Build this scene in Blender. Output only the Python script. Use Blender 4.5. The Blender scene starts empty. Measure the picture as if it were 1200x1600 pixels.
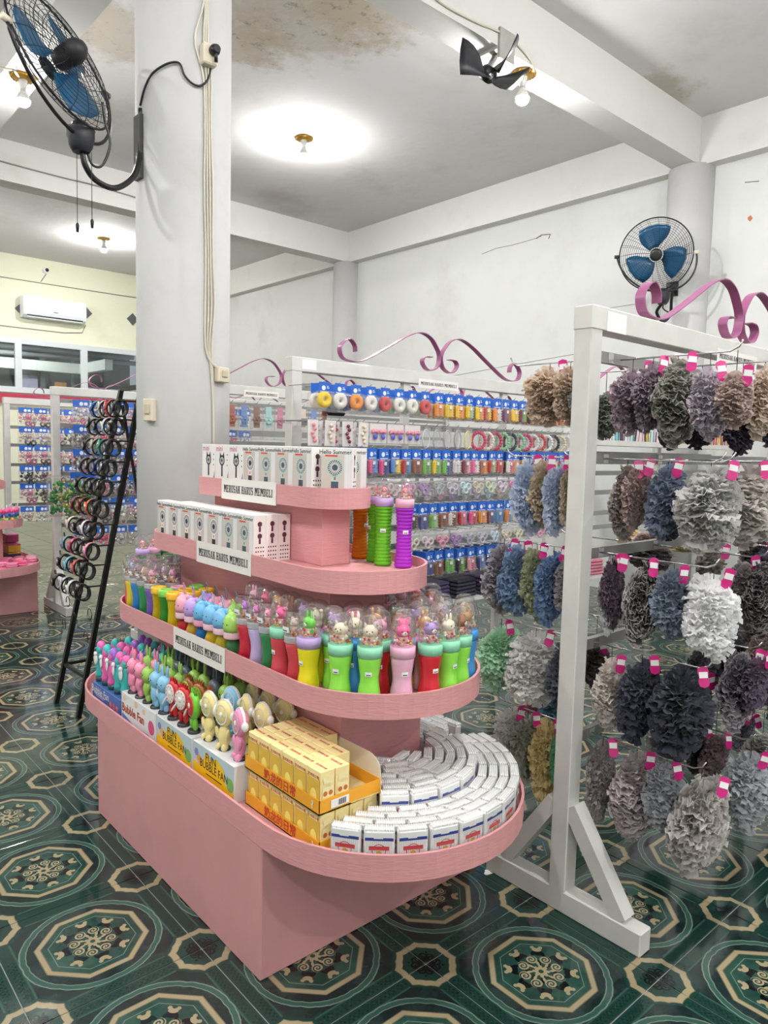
import bpy, math, random
from mathutils import Vector, Matrix, Euler
random.seed(7)
PI = math.pi
SC = bpy.context.scene
COL = SC.collection

# ------------------------------------------------------------------ camera
FPX, YAW, PITCH, ROLL, CAMH = 1141.398, math.radians(48.4792), math.radians(-5.0812), math.radians(1.4223), 1.5
_f = Vector((math.cos(YAW)*math.cos(PITCH), math.sin(YAW)*math.cos(PITCH), math.sin(PITCH)))
_r = Vector((math.sin(YAW), -math.cos(YAW), 0)); _u = _r.cross(_f)
CR = _r*math.cos(ROLL) + _u*math.sin(ROLL); CU = -_r*math.sin(ROLL) + _u*math.cos(ROLL); CF = _f
CAM = Vector((0, 0, CAMH))
cd = bpy.data.cameras.new('camera'); cam = bpy.data.objects.new('camera', cd); COL.objects.link(cam)
cd.sensor_fit = 'VERTICAL'; cd.sensor_height = 36.0; cd.lens = FPX/1600*36.0; cd.clip_start = 0.02; cd.clip_end = 100
cam.matrix_world = Matrix(((CR.x, CU.x, -CF.x, 0), (CR.y, CU.y, -CF.y, 0), (CR.z, CU.z, -CF.z, CAMH), (0, 0, 0, 1)))
SC.camera = cam
SC.view_settings.view_transform = 'Standard'; SC.view_settings.look = 'None'
SC.view_settings.gamma = 1.0; SC.view_settings.exposure = 0.12
SC.view_settings.use_curve_mapping = False
SC.cycles.transparent_max_bounces = 24
SC.cycles.sample_clamp_indirect = 6.0
BULB = 2000.0            # emission of each bulb
# world: dim neutral, only reaches the place through the far windows
w = bpy.data.worlds.new('world'); SC.world = w; w.use_nodes = True
w.node_tree.nodes['Background'].inputs[0].default_value = (.75, .8, .9, 1)
w.node_tree.nodes['Background'].inputs[1].default_value = 0.6

def ray(x, y): return CR*((x-600)/FPX) - CU*((y-800)/FPX) + CF
def _pl(x, y, ax, v):
    d = ray(x, y); return CAM + d*((v-CAM[ax])/d[ax])
def onX(x, y, v): return _pl(x, y, 0, v)
def onY(x, y, v): return _pl(x, y, 1, v)
def onZ(x, y, v): return _pl(x, y, 2, v)
def proj(P):
    d = Vector(P)-CAM; z = d.dot(CF); return (600+FPX*d.dot(CR)/z, 800-FPX*d.dot(CU)/z, z)

# ------------------------------------------------------------------ materials
def lin(c):
    return tuple((x/255/12.92 if x/255 <= .04045 else ((x/255+.055)/1.055)**2.4) for x in c[:3])
MATS = {}
class S:                     # small algebra over shader sockets
    def __init__(s, nt, sock): s.nt, s.k = nt, sock
    def _m(s, op, *a):
        n = s.nt.nodes.new('ShaderNodeMath'); n.operation = op
        for i, x in enumerate((s,)+a):
            if isinstance(x, S): s.nt.links.new(x.k, n.inputs[i])
            else: n.inputs[i].default_value = x
        return S(s.nt, n.outputs[0])
    def __add__(s, o): return s._m('ADD', o)
    def __radd__(s, o): return s._m('ADD', o)
    def __sub__(s, o): return s._m('SUBTRACT', o)
    def __rsub__(s, o): return (s*-1.0)+o
    def __mul__(s, o): return s._m('MULTIPLY', o)
    def __rmul__(s, o): return s._m('MULTIPLY', o)
    def abs(s): return s._m('ABSOLUTE')
    def max(s, o): return s._m('MAXIMUM', o)
    def min(s, o): return s._m('MINIMUM', o)
    def wrap(s, o): return s._m('FLOORED_MODULO', o)
    def frac(s): return s._m('FRACT')
    def pw(s, o): return s._m('POWER', o)
    def lt(s, o): return s._m('LESS_THAN', o)
    def gt(s, o): return s._m('GREATER_THAN', o)
    def sqrt(s): return s._m('SQRT')
    def sin(s): return s._m('SINE')
    def atan2(s, o): return s._m('ARCTAN2', o)
    def band(s, a, b): return s.gt(a)*s.lt(b)
def mixc(nt, fac, a, b):
    n = nt.nodes.new('ShaderNodeMix'); n.data_type = 'RGBA'
    for i, x in ((0, fac), (6, a), (7, b)):
        if isinstance(x, S): nt.links.new(x.k, n.inputs[i])
        elif isinstance(x, bpy.types.NodeSocket): nt.links.new(x, n.inputs[i])
        elif isinstance(x, tuple): n.inputs[i].default_value = (*x[:3], 1)
        else: n.inputs[i].default_value = x
    return n.outputs[2]
def noise(nt, scale, detail=3, rough=.55, vec=None, stretch=None, coord='Object'):
    n = nt.nodes.new('ShaderNodeTexNoise'); n.inputs['Scale'].default_value = scale
    n.inputs['Detail'].default_value = detail; n.inputs['Roughness'].default_value = rough
    if vec is None:
        tc = nt.nodes.new('ShaderNodeTexCoord'); vec = tc.outputs[coord]
    if stretch:
        mp = nt.nodes.new('ShaderNodeMapping'); nt.links.new(vec, mp.inputs[0]); mp.inputs['Scale'].default_value = stretch; vec = mp.outputs[0]
    nt.links.new(vec, n.inputs['Vector'])
    return S(nt, n.outputs['Fac'])
def ramp(nt, s, a, b):       # smooth 0..1 between a and b
    n = nt.nodes.new('ShaderNodeMapRange'); n.interpolation_type = 'SMOOTHSTEP'
    nt.links.new(s.k, n.inputs[0]); n.inputs[1].default_value = a; n.inputs[2].default_value = b
    return S(nt, n.outputs[0])
def mat(name, rgb=(200, 200, 200), rough=.5, metal=0., spec=.5, var=0., vs=20., bump=0., bs=60., stretch=None, emit=0., trans=0., tint=False, coat=0., lace=False, sheen=0., soft=0.):
    if name in MATS: return MATS[name]
    m = bpy.data.materials.new(name); m.use_nodes = True; nt = m.node_tree
    p = nt.nodes['Principled BSDF']; c = lin(rgb)
    p.inputs['Roughness'].default_value = rough; p.inputs['Metallic'].default_value = metal
    p.inputs['Specular IOR Level'].default_value = spec
    p.inputs['Base Color'].default_value = (*c, 1)
    if coat: p.inputs['Coat Weight'].default_value = coat; p.inputs['Coat Roughness'].default_value = .08
    if sheen: p.inputs['Sheen Weight'].default_value = sheen
    base = None
    if tint:
        oi = nt.nodes.new('ShaderNodeObjectInfo'); base = oi.outputs['Color']
        nt.links.new(base, p.inputs['Base Color'])
    if lace:                  # pale trim printed along the free edge of each frill
        at = nt.nodes.new('ShaderNodeAttribute'); at.attribute_name = 'edge'
        fac = ramp(nt, S(nt, at.outputs['Fac']), .72, .98)*lace
        base = mixc(nt, fac, base if base is not None else c, (.72, .68, .66)); nt.links.new(base, p.inputs['Base Color'])
    if var:
        f = ramp(nt, noise(nt, vs, 4, stretch=stretch), .3, .7)*var
        dark = mixc(nt, f, base if base is not None else c, tuple(x*.55 for x in c) if base is None else (.02, .02, .02))
        nt.links.new(dark, p.inputs['Base Color'])
    if bump:
        b = nt.nodes.new('ShaderNodeBump'); b.inputs['Strength'].default_value = bump; b.inputs['Distance'].default_value = .004
        nt.links.new(noise(nt, bs, 4, stretch=stretch).k, b.inputs['Height']); nt.links.new(b.outputs[0], p.inputs['Normal'])
    if emit:
        p.inputs['Emission Color'].default_value = (*c, 1); p.inputs['Emission Strength'].default_value = emit
    if trans: p.inputs['Transmission Weight'].default_value = trans
    if soft:                 # thin cloth lets part of the light through
        tr = nt.nodes.new('ShaderNodeBsdfTranslucent'); mx = nt.nodes.new('ShaderNodeMixShader'); mx.inputs[0].default_value = soft
        if base is not None: nt.links.new(base, tr.inputs[0])
        else: tr.inputs[0].default_value = (*c, 1)
        out = nt.nodes['Material Output']; nt.links.new(p.outputs[0], mx.inputs[1]); nt.links.new(tr.outputs[0], mx.inputs[2]); nt.links.new(mx.outputs[0], out.inputs[0])
    MATS[name] = m; return m
def clear(name, rgb=(255, 255, 255), gloss=.12, rough=.05, alpha=.0, tint=False):
    """thin clear plastic: see-through with a gloss that grows towards grazing angles"""
    if name in MATS: return MATS[name]
    m = bpy.data.materials.new(name); m.use_nodes = True; nt = m.node_tree; nt.nodes.clear()
    o = nt.nodes.new('ShaderNodeOutputMaterial'); mx = nt.nodes.new('ShaderNodeMixShader'); t = nt.nodes.new('ShaderNodeBsdfTransparent')
    g = nt.nodes.new('ShaderNodeBsdfGlossy'); g.inputs['Roughness'].default_value = rough
    lw = nt.nodes.new('ShaderNodeLayerWeight'); lw.inputs[0].default_value = .35
    f = S(nt, lw.outputs['Facing'])*.45 + gloss
    t.inputs[0].default_value = (*lin(rgb), 1)
    nt.links.new(f.k, mx.inputs[0]); nt.links.new(t.outputs[0], mx.inputs[1]); nt.links.new(g.outputs[0], mx.inputs[2])
    last = mx
    if alpha:
        d = nt.nodes.new('ShaderNodeBsdfDiffuse'); d.inputs[0].default_value = (*lin(rgb), 1)
        if tint:
            oi = nt.nodes.new('ShaderNodeObjectInfo'); nt.links.new(oi.outputs['Color'], d.inputs[0]); nt.links.new(oi.outputs['Color'], t.inputs[0])
        m2 = nt.nodes.new('ShaderNodeMixShader'); m2.inputs[0].default_value = alpha
        nt.links.new(mx.outputs[0], m2.inputs[1]); nt.links.new(d.outputs[0], m2.inputs[2]); last = m2
    nt.links.new(last.outputs[0], o.inputs[0])
    MATS[name] = m; return m

def plaster(name, rgb, dirt, amount, scale=1.2, bump=.25):
    m = bpy.data.materials.new(name); m.use_nodes = True; nt = m.node_tree; p = nt.nodes['Principled BSDF']
    p.inputs['Roughness'].default_value = .85; p.inputs['Specular IOR Level'].default_value = .2
    a = ramp(nt, noise(nt, scale, 6, .62), .52, .78)*amount
    b = ramp(nt, noise(nt, scale*4.3, 5, .7), .45, .75)*.18
    c = mixc(nt, a, lin(rgb), lin(dirt)); c = mixc(nt, b, c, tuple(x*.82 for x in lin(rgb)))
    nt.links.new(c, p.inputs['Base Color'])
    bn = nt.nodes.new('ShaderNodeBump'); bn.inputs['Strength'].default_value = bump; bn.inputs['Distance'].default_value = .02
    nt.links.new(noise(nt, 3.0, 8, .6).k, bn.inputs['Height']); nt.links.new(bn.outputs[0], p.inputs['Normal'])
    MATS[name] = m; return m
def tile_material():
    m = bpy.data.materials.new('floor_tile_print'); m.use_nodes = True; nt = m.node_tree; p = nt.nodes['Principled BSDF']
    tc = nt.nodes.new('ShaderNodeTexCoord'); sp = nt.nodes.new('ShaderNodeSeparateXYZ'); nt.links.new(tc.outputs['UV'], sp.inputs[0])
    x = S(nt, sp.outputs[0])-.5; y = S(nt, sp.outputs[1])-.5
    ax, ay = x.abs(), y.abs(); qx, qy = .5-ax, .5-ay
    def octa(a, b): return a.max(b).max((a+b)*.7071)
    d = octa(ax, ay); dc = octa(qx, qy); e = qx.min(qy)
    ang = y.atan2(x)
    dw = d + (ang*4.0).sin().abs().pw(5.0)*.022 - (ang*16.0).sin().abs()*.004        # lobed line with cut corners
    dcw = dc + (qy.atan2(qx)*8.0).sin().abs()*.006
    geo = nt.nodes.new('ShaderNodeNewGeometry')
    mar = ramp(nt, noise(nt, 9.0, 6, .65, vec=geo.outputs['Position']), .35, .7)
    C = lambda *c: lin(c)
    DK, DK2, GR, GR2, TAN, TAN2, PALE, BLK = C(16, 33, 33), C(40, 56, 54), C(24, 56, 49), C(48, 80, 70), C(152, 140, 110), C(104, 96, 76), C(104, 124, 113), C(9, 18, 20)
    col = mixc(nt, mar, DK, DK2)
    # dotted bands along the seams
    dots = ((x*190.0).sin()*(y*190.0).sin()).gt(.1)*.6
    col = mixc(nt, e.lt(.088), col, GR2)
    col = mixc(nt, e.lt(.076), col, GR)
    col = mixc(nt, e.band(.02, .066)*dots, col, DK)
    # big medallion
    col = mixc(nt, dw.lt(.418), col, mixc(nt, mar, DK, DK2))
    col = mixc(nt, dw.band(.410, .418), col, PALE)
    col = mixc(nt, dw.band(.382, .410), col, GR2)
    col = mixc(nt, dw.band(.376, .382), col, PALE)
    col = mixc(nt, d.lt(.318), col, TAN2)
    col = mixc(nt, d.band(.284, .312), col, TAN)
    col = mixc(nt, d.lt(.278), col, mixc(nt, mar, GR, GR2))
    col = mixc(nt, d.band(.238, .243), col, PALE)
    rr0 = (x*x+y*y).sqrt()
    def sector(shift):        # eightfold turn about the tile centre, no mirroring
        q = (ang+shift).wrap(PI/4)-PI/8; return rr0*q._m('COSINE'), rr0*q.sin()
    u1, v1 = sector(0.0); u2, v2 = sector(PI/8)
    def blob(u, v, cx, cy, r, kx=1.0, ky=1.0): return (((u-cx)*kx*(u-cx)*kx+(v-cy)*ky*(v-cy)*ky).sqrt()).lt(r)
    du, dv = u1-.112, v1-.004
    rho = (du*du+dv*dv).sqrt(); sp_ = (rho*(1/.021) - dv.atan2(du)*(1/(2*PI)) + .5).frac()
    scroll = ((sp_-.5).abs().lt(.27))*rho.lt(.037)
    stem = blob(u1, v1, .066, -.018, .02, .7, 2.2)
    tulip = blob(u2, v2, .196, .0, .03, 1.5, 1.0).max(blob(u2, v2, .215, .026, .013)).max(blob(u2, v2, .215, -.026, .013))*(1.0-blob(u2, v2, .222, .0, .012))
    leaf = blob(u2, v2, .166, .0, .03, 1.2, .8).max(blob(u2, v2, .15, .034, .016, .7, 1.6)).max(blob(u2, v2, .15, -.034, .016, .7, 1.6)).max(blob(u2, v2, .075, .0, .016, .7, 1.5))
    star = (rr0-.027).abs().lt(.011).max(blob(u2, v2, .042, .0, .011))
    col = mixc(nt, leaf, col, BLK); col = mixc(nt, scroll.max(stem).max(tulip).max(star), col, TAN)
    def ring(cx, cy, r, t): return ((((hi-cx)*(hi-cx)+(lo-cy)*(lo-cy)).sqrt())-r).abs().lt(t)
    def blob(cx, cy, r, kx=1.0, ky=1.0): return (((hi-cx)*kx*(hi-cx)*kx+(lo-cy)*ky*(lo-cy)*ky).sqrt()).lt(r)
    # small medallion round every tile corner
    col = mixc(nt, dcw.lt(.212), col, GR)
    col = mixc(nt, dcw.lt(.192), col, TAN2)
    col = mixc(nt, dcw.band(.148, .187), col, TAN)
    col = mixc(nt, dc.lt(.142), col, GR)
    hi, lo = qx.max(qy), qx.min(qy)
    cd_ = ring(.052, .0, .03, .007).max(ring(.062, .03, .022, .006)).max(blob(.1, .0, .01)).max(blob(.04, .012, .012)).max(blob(.075, .075, .007))
    col = mixc(nt, cd_, col, BLK)
    nt.links.new(col, p.inputs['Base Color'])
    p.inputs['Roughness'].default_value = .09; p.inputs['Specular IOR Level'].default_value = .5
    rr = noise(nt, 2.2, 5, .6, vec=geo.outputs['Position'])
    nt.links.new((ramp(nt, rr, .4, .75)*.13+.06).k, p.inputs['Roughness'])
    b = nt.nodes.new('ShaderNodeBump'); b.inputs['Strength'].default_value = .12; b.inputs['Distance'].default_value = .004
    nt.links.new(noise(nt, 7.0, 3, .5, vec=geo.outputs['Position']).k, b.inputs['Height']); nt.links.new(b.outputs[0], p.inputs['Normal'])
    MATS['tile'] = m; return m

# ------------------------------------------------------------------ mesh helpers
def xf(loc=(0, 0, 0), rot=(0, 0, 0), s=(1, 1, 1)):
    if isinstance(s, (int, float)): s = (s, s, s)
    return Matrix.Translation(loc) @ Euler(rot).to_matrix().to_4x4() @ Matrix.Diagonal((*s, 1))
class MB:
    def __init__(self): self.v, self.f, self.m, self.s, self.e = [], [], [], [], {}
    def add(self, vs, fs, m=0, smooth=False, T=None):
        o = len(self.v)
        for p in vs:
            p = Vector(p); self.v.append(tuple(T @ p) if T is not None else tuple(p))
        for q in fs: self.f.append(tuple(i+o for i in q)); self.m.append(m); self.s.append(smooth)
        return o
    def box(self, c, d, m=0, T=None, ch=0.0):
        x, y, z = c; a, b, e = d[0]/2, d[1]/2, d[2]/2
        if not ch:
            vs = [(x+i*a, y+j*b, z+k*e) for i in (-1, 1) for j in (-1, 1) for k in (-1, 1)]
            self.add(vs, [(0, 1, 3, 2), (4, 6, 7, 5), (0, 4, 5, 1), (2, 3, 7, 6), (0, 2, 6, 4), (1, 5, 7, 3)], m, False, T); return self
        vs, ix = [], {}
        for i in (-1, 1):
            for j in (-1, 1):
                for k in (-1, 1):
                    for ax in range(3):
                        q = [i*(a-ch), j*(b-ch), k*(e-ch)]; q[ax] = (i*a, j*b, k*e)[ax]
                        ix[i, j, k, ax] = len(vs); vs.append((x+q[0], y+q[1], z+q[2]))
        fs = []
        for sg in (-1, 1):
            for ax in range(3):
                o = [t for t in range(3) if t != ax]; loop = []
                for p, q in ((-1, -1), (1, -1), (1, 1), (-1, 1)):
                    t = [0, 0, 0]; t[ax] = sg; t[o[0]] = p; t[o[1]] = q; loop.append(ix[t[0], t[1], t[2], ax])
                if (sg < 0) ^ (ax == 1): loop.reverse()
                fs.append(tuple(loop))
        for a1 in range(3):
            a2, a3 = (a1+1) % 3, (a1+2) % 3
            for p in (-1, 1):
                for q in (-1, 1):
                    t0 = [0, 0, 0]; t0[a1] = p; t0[a2] = q; t1 = list(t0); t0[a3] = -1; t1[a3] = 1
                    l = [ix[(*t0, a1)], ix[(*t0, a2)], ix[(*t1, a2)], ix[(*t1, a1)]]
                    if p*q < 0: l.reverse()
                    fs.append(tuple(l))
        for i in (-1, 1):
            for j in (-1, 1):
                for k in (-1, 1):
                    l = [ix[i, j, k, 0], ix[i, j, k, 1], ix[i, j, k, 2]]
                    if i*j*k < 0: l.reverse()
                    fs.append(tuple(l))
        self.add(vs, fs, m, False, T); return self
    def lathe(self, prof, n=16, m=0, T=None, smooth=True, mfun=None, caps=True):
        vs = [(r*math.cos(2*PI*i/n), r*math.sin(2*PI*i/n), z) for r, z in prof for i in range(n)]
        o = self.add(vs, [], m, smooth, T)
        for k in range(len(prof)-1):
            mm = mfun(k) if mfun else m
            for i in range(n):
                j = (i+1) % n
                self.f.append((o+k*n+i, o+k*n+j, o+(k+1)*n+j, o+(k+1)*n+i)); self.m.append(mm); self.s.append(smooth)
        if caps:
            if prof[0][0] > 1e-4: self.f.append(tuple(o+i for i in reversed(range(n)))); self.m.append(mfun(0) if mfun else m); self.s.append(False)
            if prof[-1][0] > 1e-4:
                k = (len(prof)-1)*n; self.f.append(tuple(o+k+i for i in range(n))); self.m.append(mfun(len(prof)-2) if mfun else m); self.s.append(False)
        return self
    def ball(self, c, r, n=10, k=7, m=0, rot=(0, 0, 0), T=None):
        if isinstance(r, (int, float)): r = (r, r, r)
        M = xf(c, rot, r); M = T @ M if T is not None else M
        vs = [(0, 0, -1)] + [(math.sin(PI*a/k)*math.cos(2*PI*i/n), math.sin(PI*a/k)*math.sin(2*PI*i/n), -math.cos(PI*a/k)) for a in range(1, k) for i in range(n)] + [(0, 0, 1)]
        fs = [(0, 1+(i+1) % n, 1+i) for i in range(n)]
        for a in range(k-2):
            for i in range(n): fs.append((1+a*n+i, 1+a*n+(i+1) % n, 1+(a+1)*n+(i+1) % n, 1+(a+1)*n+i))
        t = 1+(k-1)*n; fs += [(t-n+i, t-n+(i+1) % n, t) for i in range(n)]
        self.add(vs, fs, m, True, M); return self
    def tube(self, pts, r, n=6, m=0, closed=False, T=None, smooth=True):
        pts = [Vector(p) for p in pts]; L = len(pts); up = None; rings = []
        for i, p in enumerate(pts):
            a = pts[i-1] if (i or closed) else p; b = pts[(i+1) % L] if (i < L-1 or closed) else p
            t = (b-a).normalized()
            if up is None: up = t.orthogonal().normalized()
            up = (up - t*up.dot(t)); up = up.normalized() if up.length > 1e-6 else t.orthogonal().normalized()
            s = t.cross(up); rr = r[i] if isinstance(r, (list, tuple)) else r
            rings.append([p + (up*math.cos(2*PI*k/n)+s*math.sin(2*PI*k/n))*rr for k in range(n)])
        vs = [v for g in rings for v in g]; fs = []
        for i in range(L if closed else L-1):
            j = (i+1) % L
            for k in range(n): fs.append((i*n+k, i*n+(k+1) % n, j*n+(k+1) % n, j*n+k))
        if not closed: fs += [tuple(reversed(range(n))), tuple((L-1)*n+k for k in range(n))]
        self.add(vs, fs, m, smooth, T); return self
    def bar(self, a, b, w, h=None, m=0, up=(0, 0, 1), T=None):
        a, b = Vector(a), Vector(b); h = h or w; t = (b-a).normalized(); u = Vector(up)
        if abs(t.dot(u)) > .95: u = Vector((1, 0, 0))
        s = t.cross(u).normalized(); u = s.cross(t)
        vs = [p + s*(i*w/2) + u*(j*h/2) for p in (a, b) for i, j in ((-1, -1), (1, -1), (1, 1), (-1, 1))]
        self.add(vs, [(3, 2, 1, 0), (4, 5, 6, 7)] + [(k, (k+1) % 4, 4+(k+1) % 4, 4+k) for k in range(4)], m, False, T); return self
    def ribbon(self, pts, wdir, width, thick, m=0, closed=False, T=None):
        """a flat strip bent along pts, its width along wdir"""
        pts = [Vector(p) for p in pts]; wd = Vector(wdir).normalized(); L = len(pts); vs = []
        for i, p in enumerate(pts):
            a = pts[i-1] if (i or closed) else p; b = pts[(i+1) % L] if (i < L-1 or closed) else p
            n = (b-a).normalized().cross(wd)
            for s, q in ((-1, -1), (1, -1), (1, 1), (-1, 1)): vs.append(p + wd*(s*width/2) + n*(q*thick/2))
        fs = []
        for i in range(L if closed else L-1):
            j = (i+1) % L
            for k in range(4): fs.append((i*4+k, j*4+k, j*4+(k+1) % 4, i*4+(k+1) % 4))
        if not closed: fs += [(0, 1, 2, 3), tuple((L-1)*4+k for k in (3, 2, 1, 0))]
        self.add(vs, fs, m, False, T); return self
    def prism(self, poly, z0, z1, m=0, T=None):
        n = len(poly); vs = [(x, y, z0) for x, y in poly]+[(x, y, z1) for x, y in poly]
        self.add(vs, [tuple(reversed(range(n))), tuple(range(n, 2*n))]+[(i, (i+1) % n, n+(i+1) % n, n+i) for i in range(n)], m, False, T); return self
    def disc(self, c, r, n=16, m=0, T=None, rx=None):   # flat in XZ, facing -Y
        vs = [(c[0]+(rx or r)*math.cos(2*PI*i/n), c[1], c[2]+r*math.sin(2*PI*i/n)) for i in range(n)]
        self.add(vs, [tuple(range(n))], m, False, T); return self
    def annulus(self, c, r0, r1, n=20, m=0, T=None):
        vs = [(c[0]+r*math.cos(2*PI*i/n), c[1], c[2]+r*math.sin(2*PI*i/n)) for r in (r0, r1) for i in range(n)]
        self.add(vs, [(i, (i+1) % n, n+(i+1) % n, n+i) for i in range(n)], m, False, T); return self
    def rect(self, x0, x1, z0, z1, y=0, m=0, T=None):  # flat in XZ, facing -Y
        self.add([(x0, y, z0), (x1, y, z0), (x1, y, z1), (x0, y, z1)], [(0, 1, 2, 3)], m, False, T); return self
    def mesh(self, name, mats):
        me = bpy.data.meshes.new(name); me.from_pydata(self.v, [], self.f)
        for t in (mats if isinstance(mats, (list, tuple)) else [mats]): me.materials.append(t)
        me.polygons.foreach_set('material_index', self.m); me.polygons.foreach_set('use_smooth', self.s)
        me.update(); return me

def obj(name, me, parent=None, loc=(0, 0, 0), rot=(0, 0, 0), scale=(1, 1, 1), color=None):
    o = bpy.data.objects.new(name, me); COL.objects.link(o)
    o.location = loc; o.rotation_euler = rot; o.scale = (scale,)*3 if isinstance(scale, (int, float)) else scale
    if parent is not None: o.parent = parent
    if color is not None: o.color = (*lin(color), 1)
    return o
def tag(o, label=None, cat=None, group=None, kind=None):
    if label: o['label'] = label
    if cat: o['category'] = cat
    if group: o['group'] = group
    if kind: o['kind'] = kind
    return o
def thing(name, label, cat, loc=(0, 0, 0), rz=0, group=None, rot=None, scale=1.0):
    o = obj(name, None, None, loc, rot or (0, 0, rz), scale); o.empty_display_size = .05
    return tag(o, label, cat, group)
def struct(name, me, parent=None, **k):
    o = obj(name, me, parent, **k)
    if parent is None: o['kind'] = 'structure'
    return o
def inst(proto, name, label, cat, loc, rz=0, group=None, colors=None, rot=None, scale=1.0, skip=()):
    """one thing made of shared part meshes: proto rows are (part name, mesh, parent part or None)"""
    root = thing(name, label, cat, loc, rz, group, rot, scale); made = {}
    for pn, me, par in proto:
        if pn in skip: continue
        made[pn] = obj(pn.rstrip('0123456789_') if pn[-1].isdigit() else pn, me, made[par] if par else root, color=(colors or {}).get(pn))
    return root
def text_mesh(body, size, m, bold=0., xs=1.0, cx=True):
    """flat lettering in the XZ plane facing -Y, centred"""
    cu = bpy.data.curves.new('t', 'FONT'); cu.body = body; cu.size = size; cu.align_x = 'CENTER' if cx else 'LEFT'; cu.align_y = 'CENTER'
    cu.resolution_u = 2; cu.offset = bold; cu.fill_mode = 'FRONT'
    o = bpy.data.objects.new('t', cu); COL.objects.link(o)
    dg = bpy.context.evaluated_depsgraph_get(); dg.update()
    me = bpy.data.meshes.new_from_object(o.evaluated_get(dg)); bpy.data.objects.remove(o)
    me.transform(Matrix(((xs, 0, 0, 0), (0, 0, -1, 0), (0, 1, 0, 0), (0, 0, 0, 1))))
    me.materials.clear(); me.materials.append(m); return me
def jit(c, a=10): return tuple(max(0, min(255, x+random.uniform(-a, a))) for x in c)

# slab-serif capitals for the shop's notices (cell 0.62 wide, 1 high)
def slab(mb, s, x, z, h, m=0, y=0):
    W, V, H, F = .60, .17, .10, .30        # width, stem, hairline, foot width
    def R(x0, x1, z0, z1): mb.rect(x+x0*h, x+x1*h, z+z0*h, z+z1*h, y, m)
    def Q(*p): mb.add([(x+a*h, y, z+b*h) for a, b in p], [(0, 1, 2, 3)], m)
    def foot(cx, b): R(cx-F/2, cx+F/2, (0 if b else 1-H), (H if b else 1))
    for ch in s:
        w = W
        if ch == ' ': x += .34*h; continue
        if ch == 'I':
            w = .32; R(.07, .07+V, 0, 1); foot(.155, 1); foot(.155, 0)
        elif ch == 'M':
            w = .86; R(.05, .05+V, 0, 1); R(.62, .62+V, 0, 1); Q((.16, 1), (.34, 1), (.48, .3), (.37, .3)); Q((.52, 1), (.68, 1), (.48, .3), (.38, .3))
            for c in (.13, .71): foot(c, 1); foot(c, 0)
        elif ch in 'EL':
            R(.06, .06+V, 0, 1); R(0, .54, 0, H); R(.44, .54, 0, .3); foot(.145, 0)
            if ch == 'E': R(0, .54, 1-H, 1); R(.44, .54, .72, 1); R(.1, .4, .46, .56); R(.34, .4, .38, .64)
        elif ch in 'RB':
            R(.06, .06+V, 0, 1); foot(.12, 1); R(0, .4, 1-H, 1); R(.1, .4, .46, .56); R(.38, .55, .62, .92)
            Q((.36, 1), (.44, 1), (.55, .9), (.42, .86)); Q((.36, .5), (.44, .5), (.55, .64), (.42, .64))
            if ch == 'B': R(0, .42, 0, H); R(.4, .58, .12, .44)
            else: Q((.26, .5), (.42, .5), (.6, 0), (.42, 0)); R(.38, .64, 0, H)
        elif ch == 'U':
            R(.05, .05+V, .14, 1); R(.42, .54, .14, 1); R(.12, .5, 0, .14); foot(.13, 0); foot(.48, 0)
        elif ch == 'S':
            R(.08, .5, 1-H, 1); R(.02, .2, .58, .94); R(.1, .5, .44, .58); R(.38, .56, .08, .5); R(.06, .48, 0, H); R(.44, .54, .7, 1); R(.02, .12, 0, .3)
        elif ch == 'A':
            w = .68; Q((.24, 1), (.36, 1), (.18, 0), (.08, 0)); Q((.26, 1), (.42, 1), (.64, 0), (.46, 0)); R(.16, .5, .26, .36); foot(.13, 1); foot(.55, 1)
        elif ch == 'K':
            R(.06, .06+V, 0, 1); foot(.145, 1); foot(.145, 0); Q((.2, .44), (.3, .44), (.56, 1), (.44, 1)); Q((.26, .56), (.4, .62), (.62, 0), (.44, 0)); R(.4, .66, 0, H); R(.38, .64, 1-H, 1)
        elif ch == 'H':
            w = .66; R(.06, .06+V, 0, 1); R(.44, .44+V, 0, 1); R(.1, .5, .46, .56)
            for c in (.145, .525): foot(c, 1); foot(c, 0)
        x += (w+.06)*h
    return x
NOTICE = 'MERUSAK HARUS MEMBELI'
_tmp = MB(); NW = slab(_tmp, NOTICE, 0, 0, 1)
def notice(parent, loc, rz, wid, hgt, name='notice_strip'):
    """paper strip with the shop's printed warning, facing local -Y"""
    p = MB(); p.box((0, .0006, 0), (wid, .0012, hgt), 0)
    o = obj(name, p.mesh('notice_strip', mat('notice_paper', (232, 228, 222), .75)), parent, loc, (0, 0, rz))
    t = MB(); h = wid*.9/NW; slab(t, NOTICE, 0, 0, 1, 0, 0)
    t.v = [(v[0]*h-wid*.45, -.0007, (v[2]-.5)*min(h*1.75, hgt*.34)) for v in t.v]
    obj('lettering', t.mesh('notice_lettering', mat('notice_ink', (22, 20, 22), .7)), o)
    return o
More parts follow.
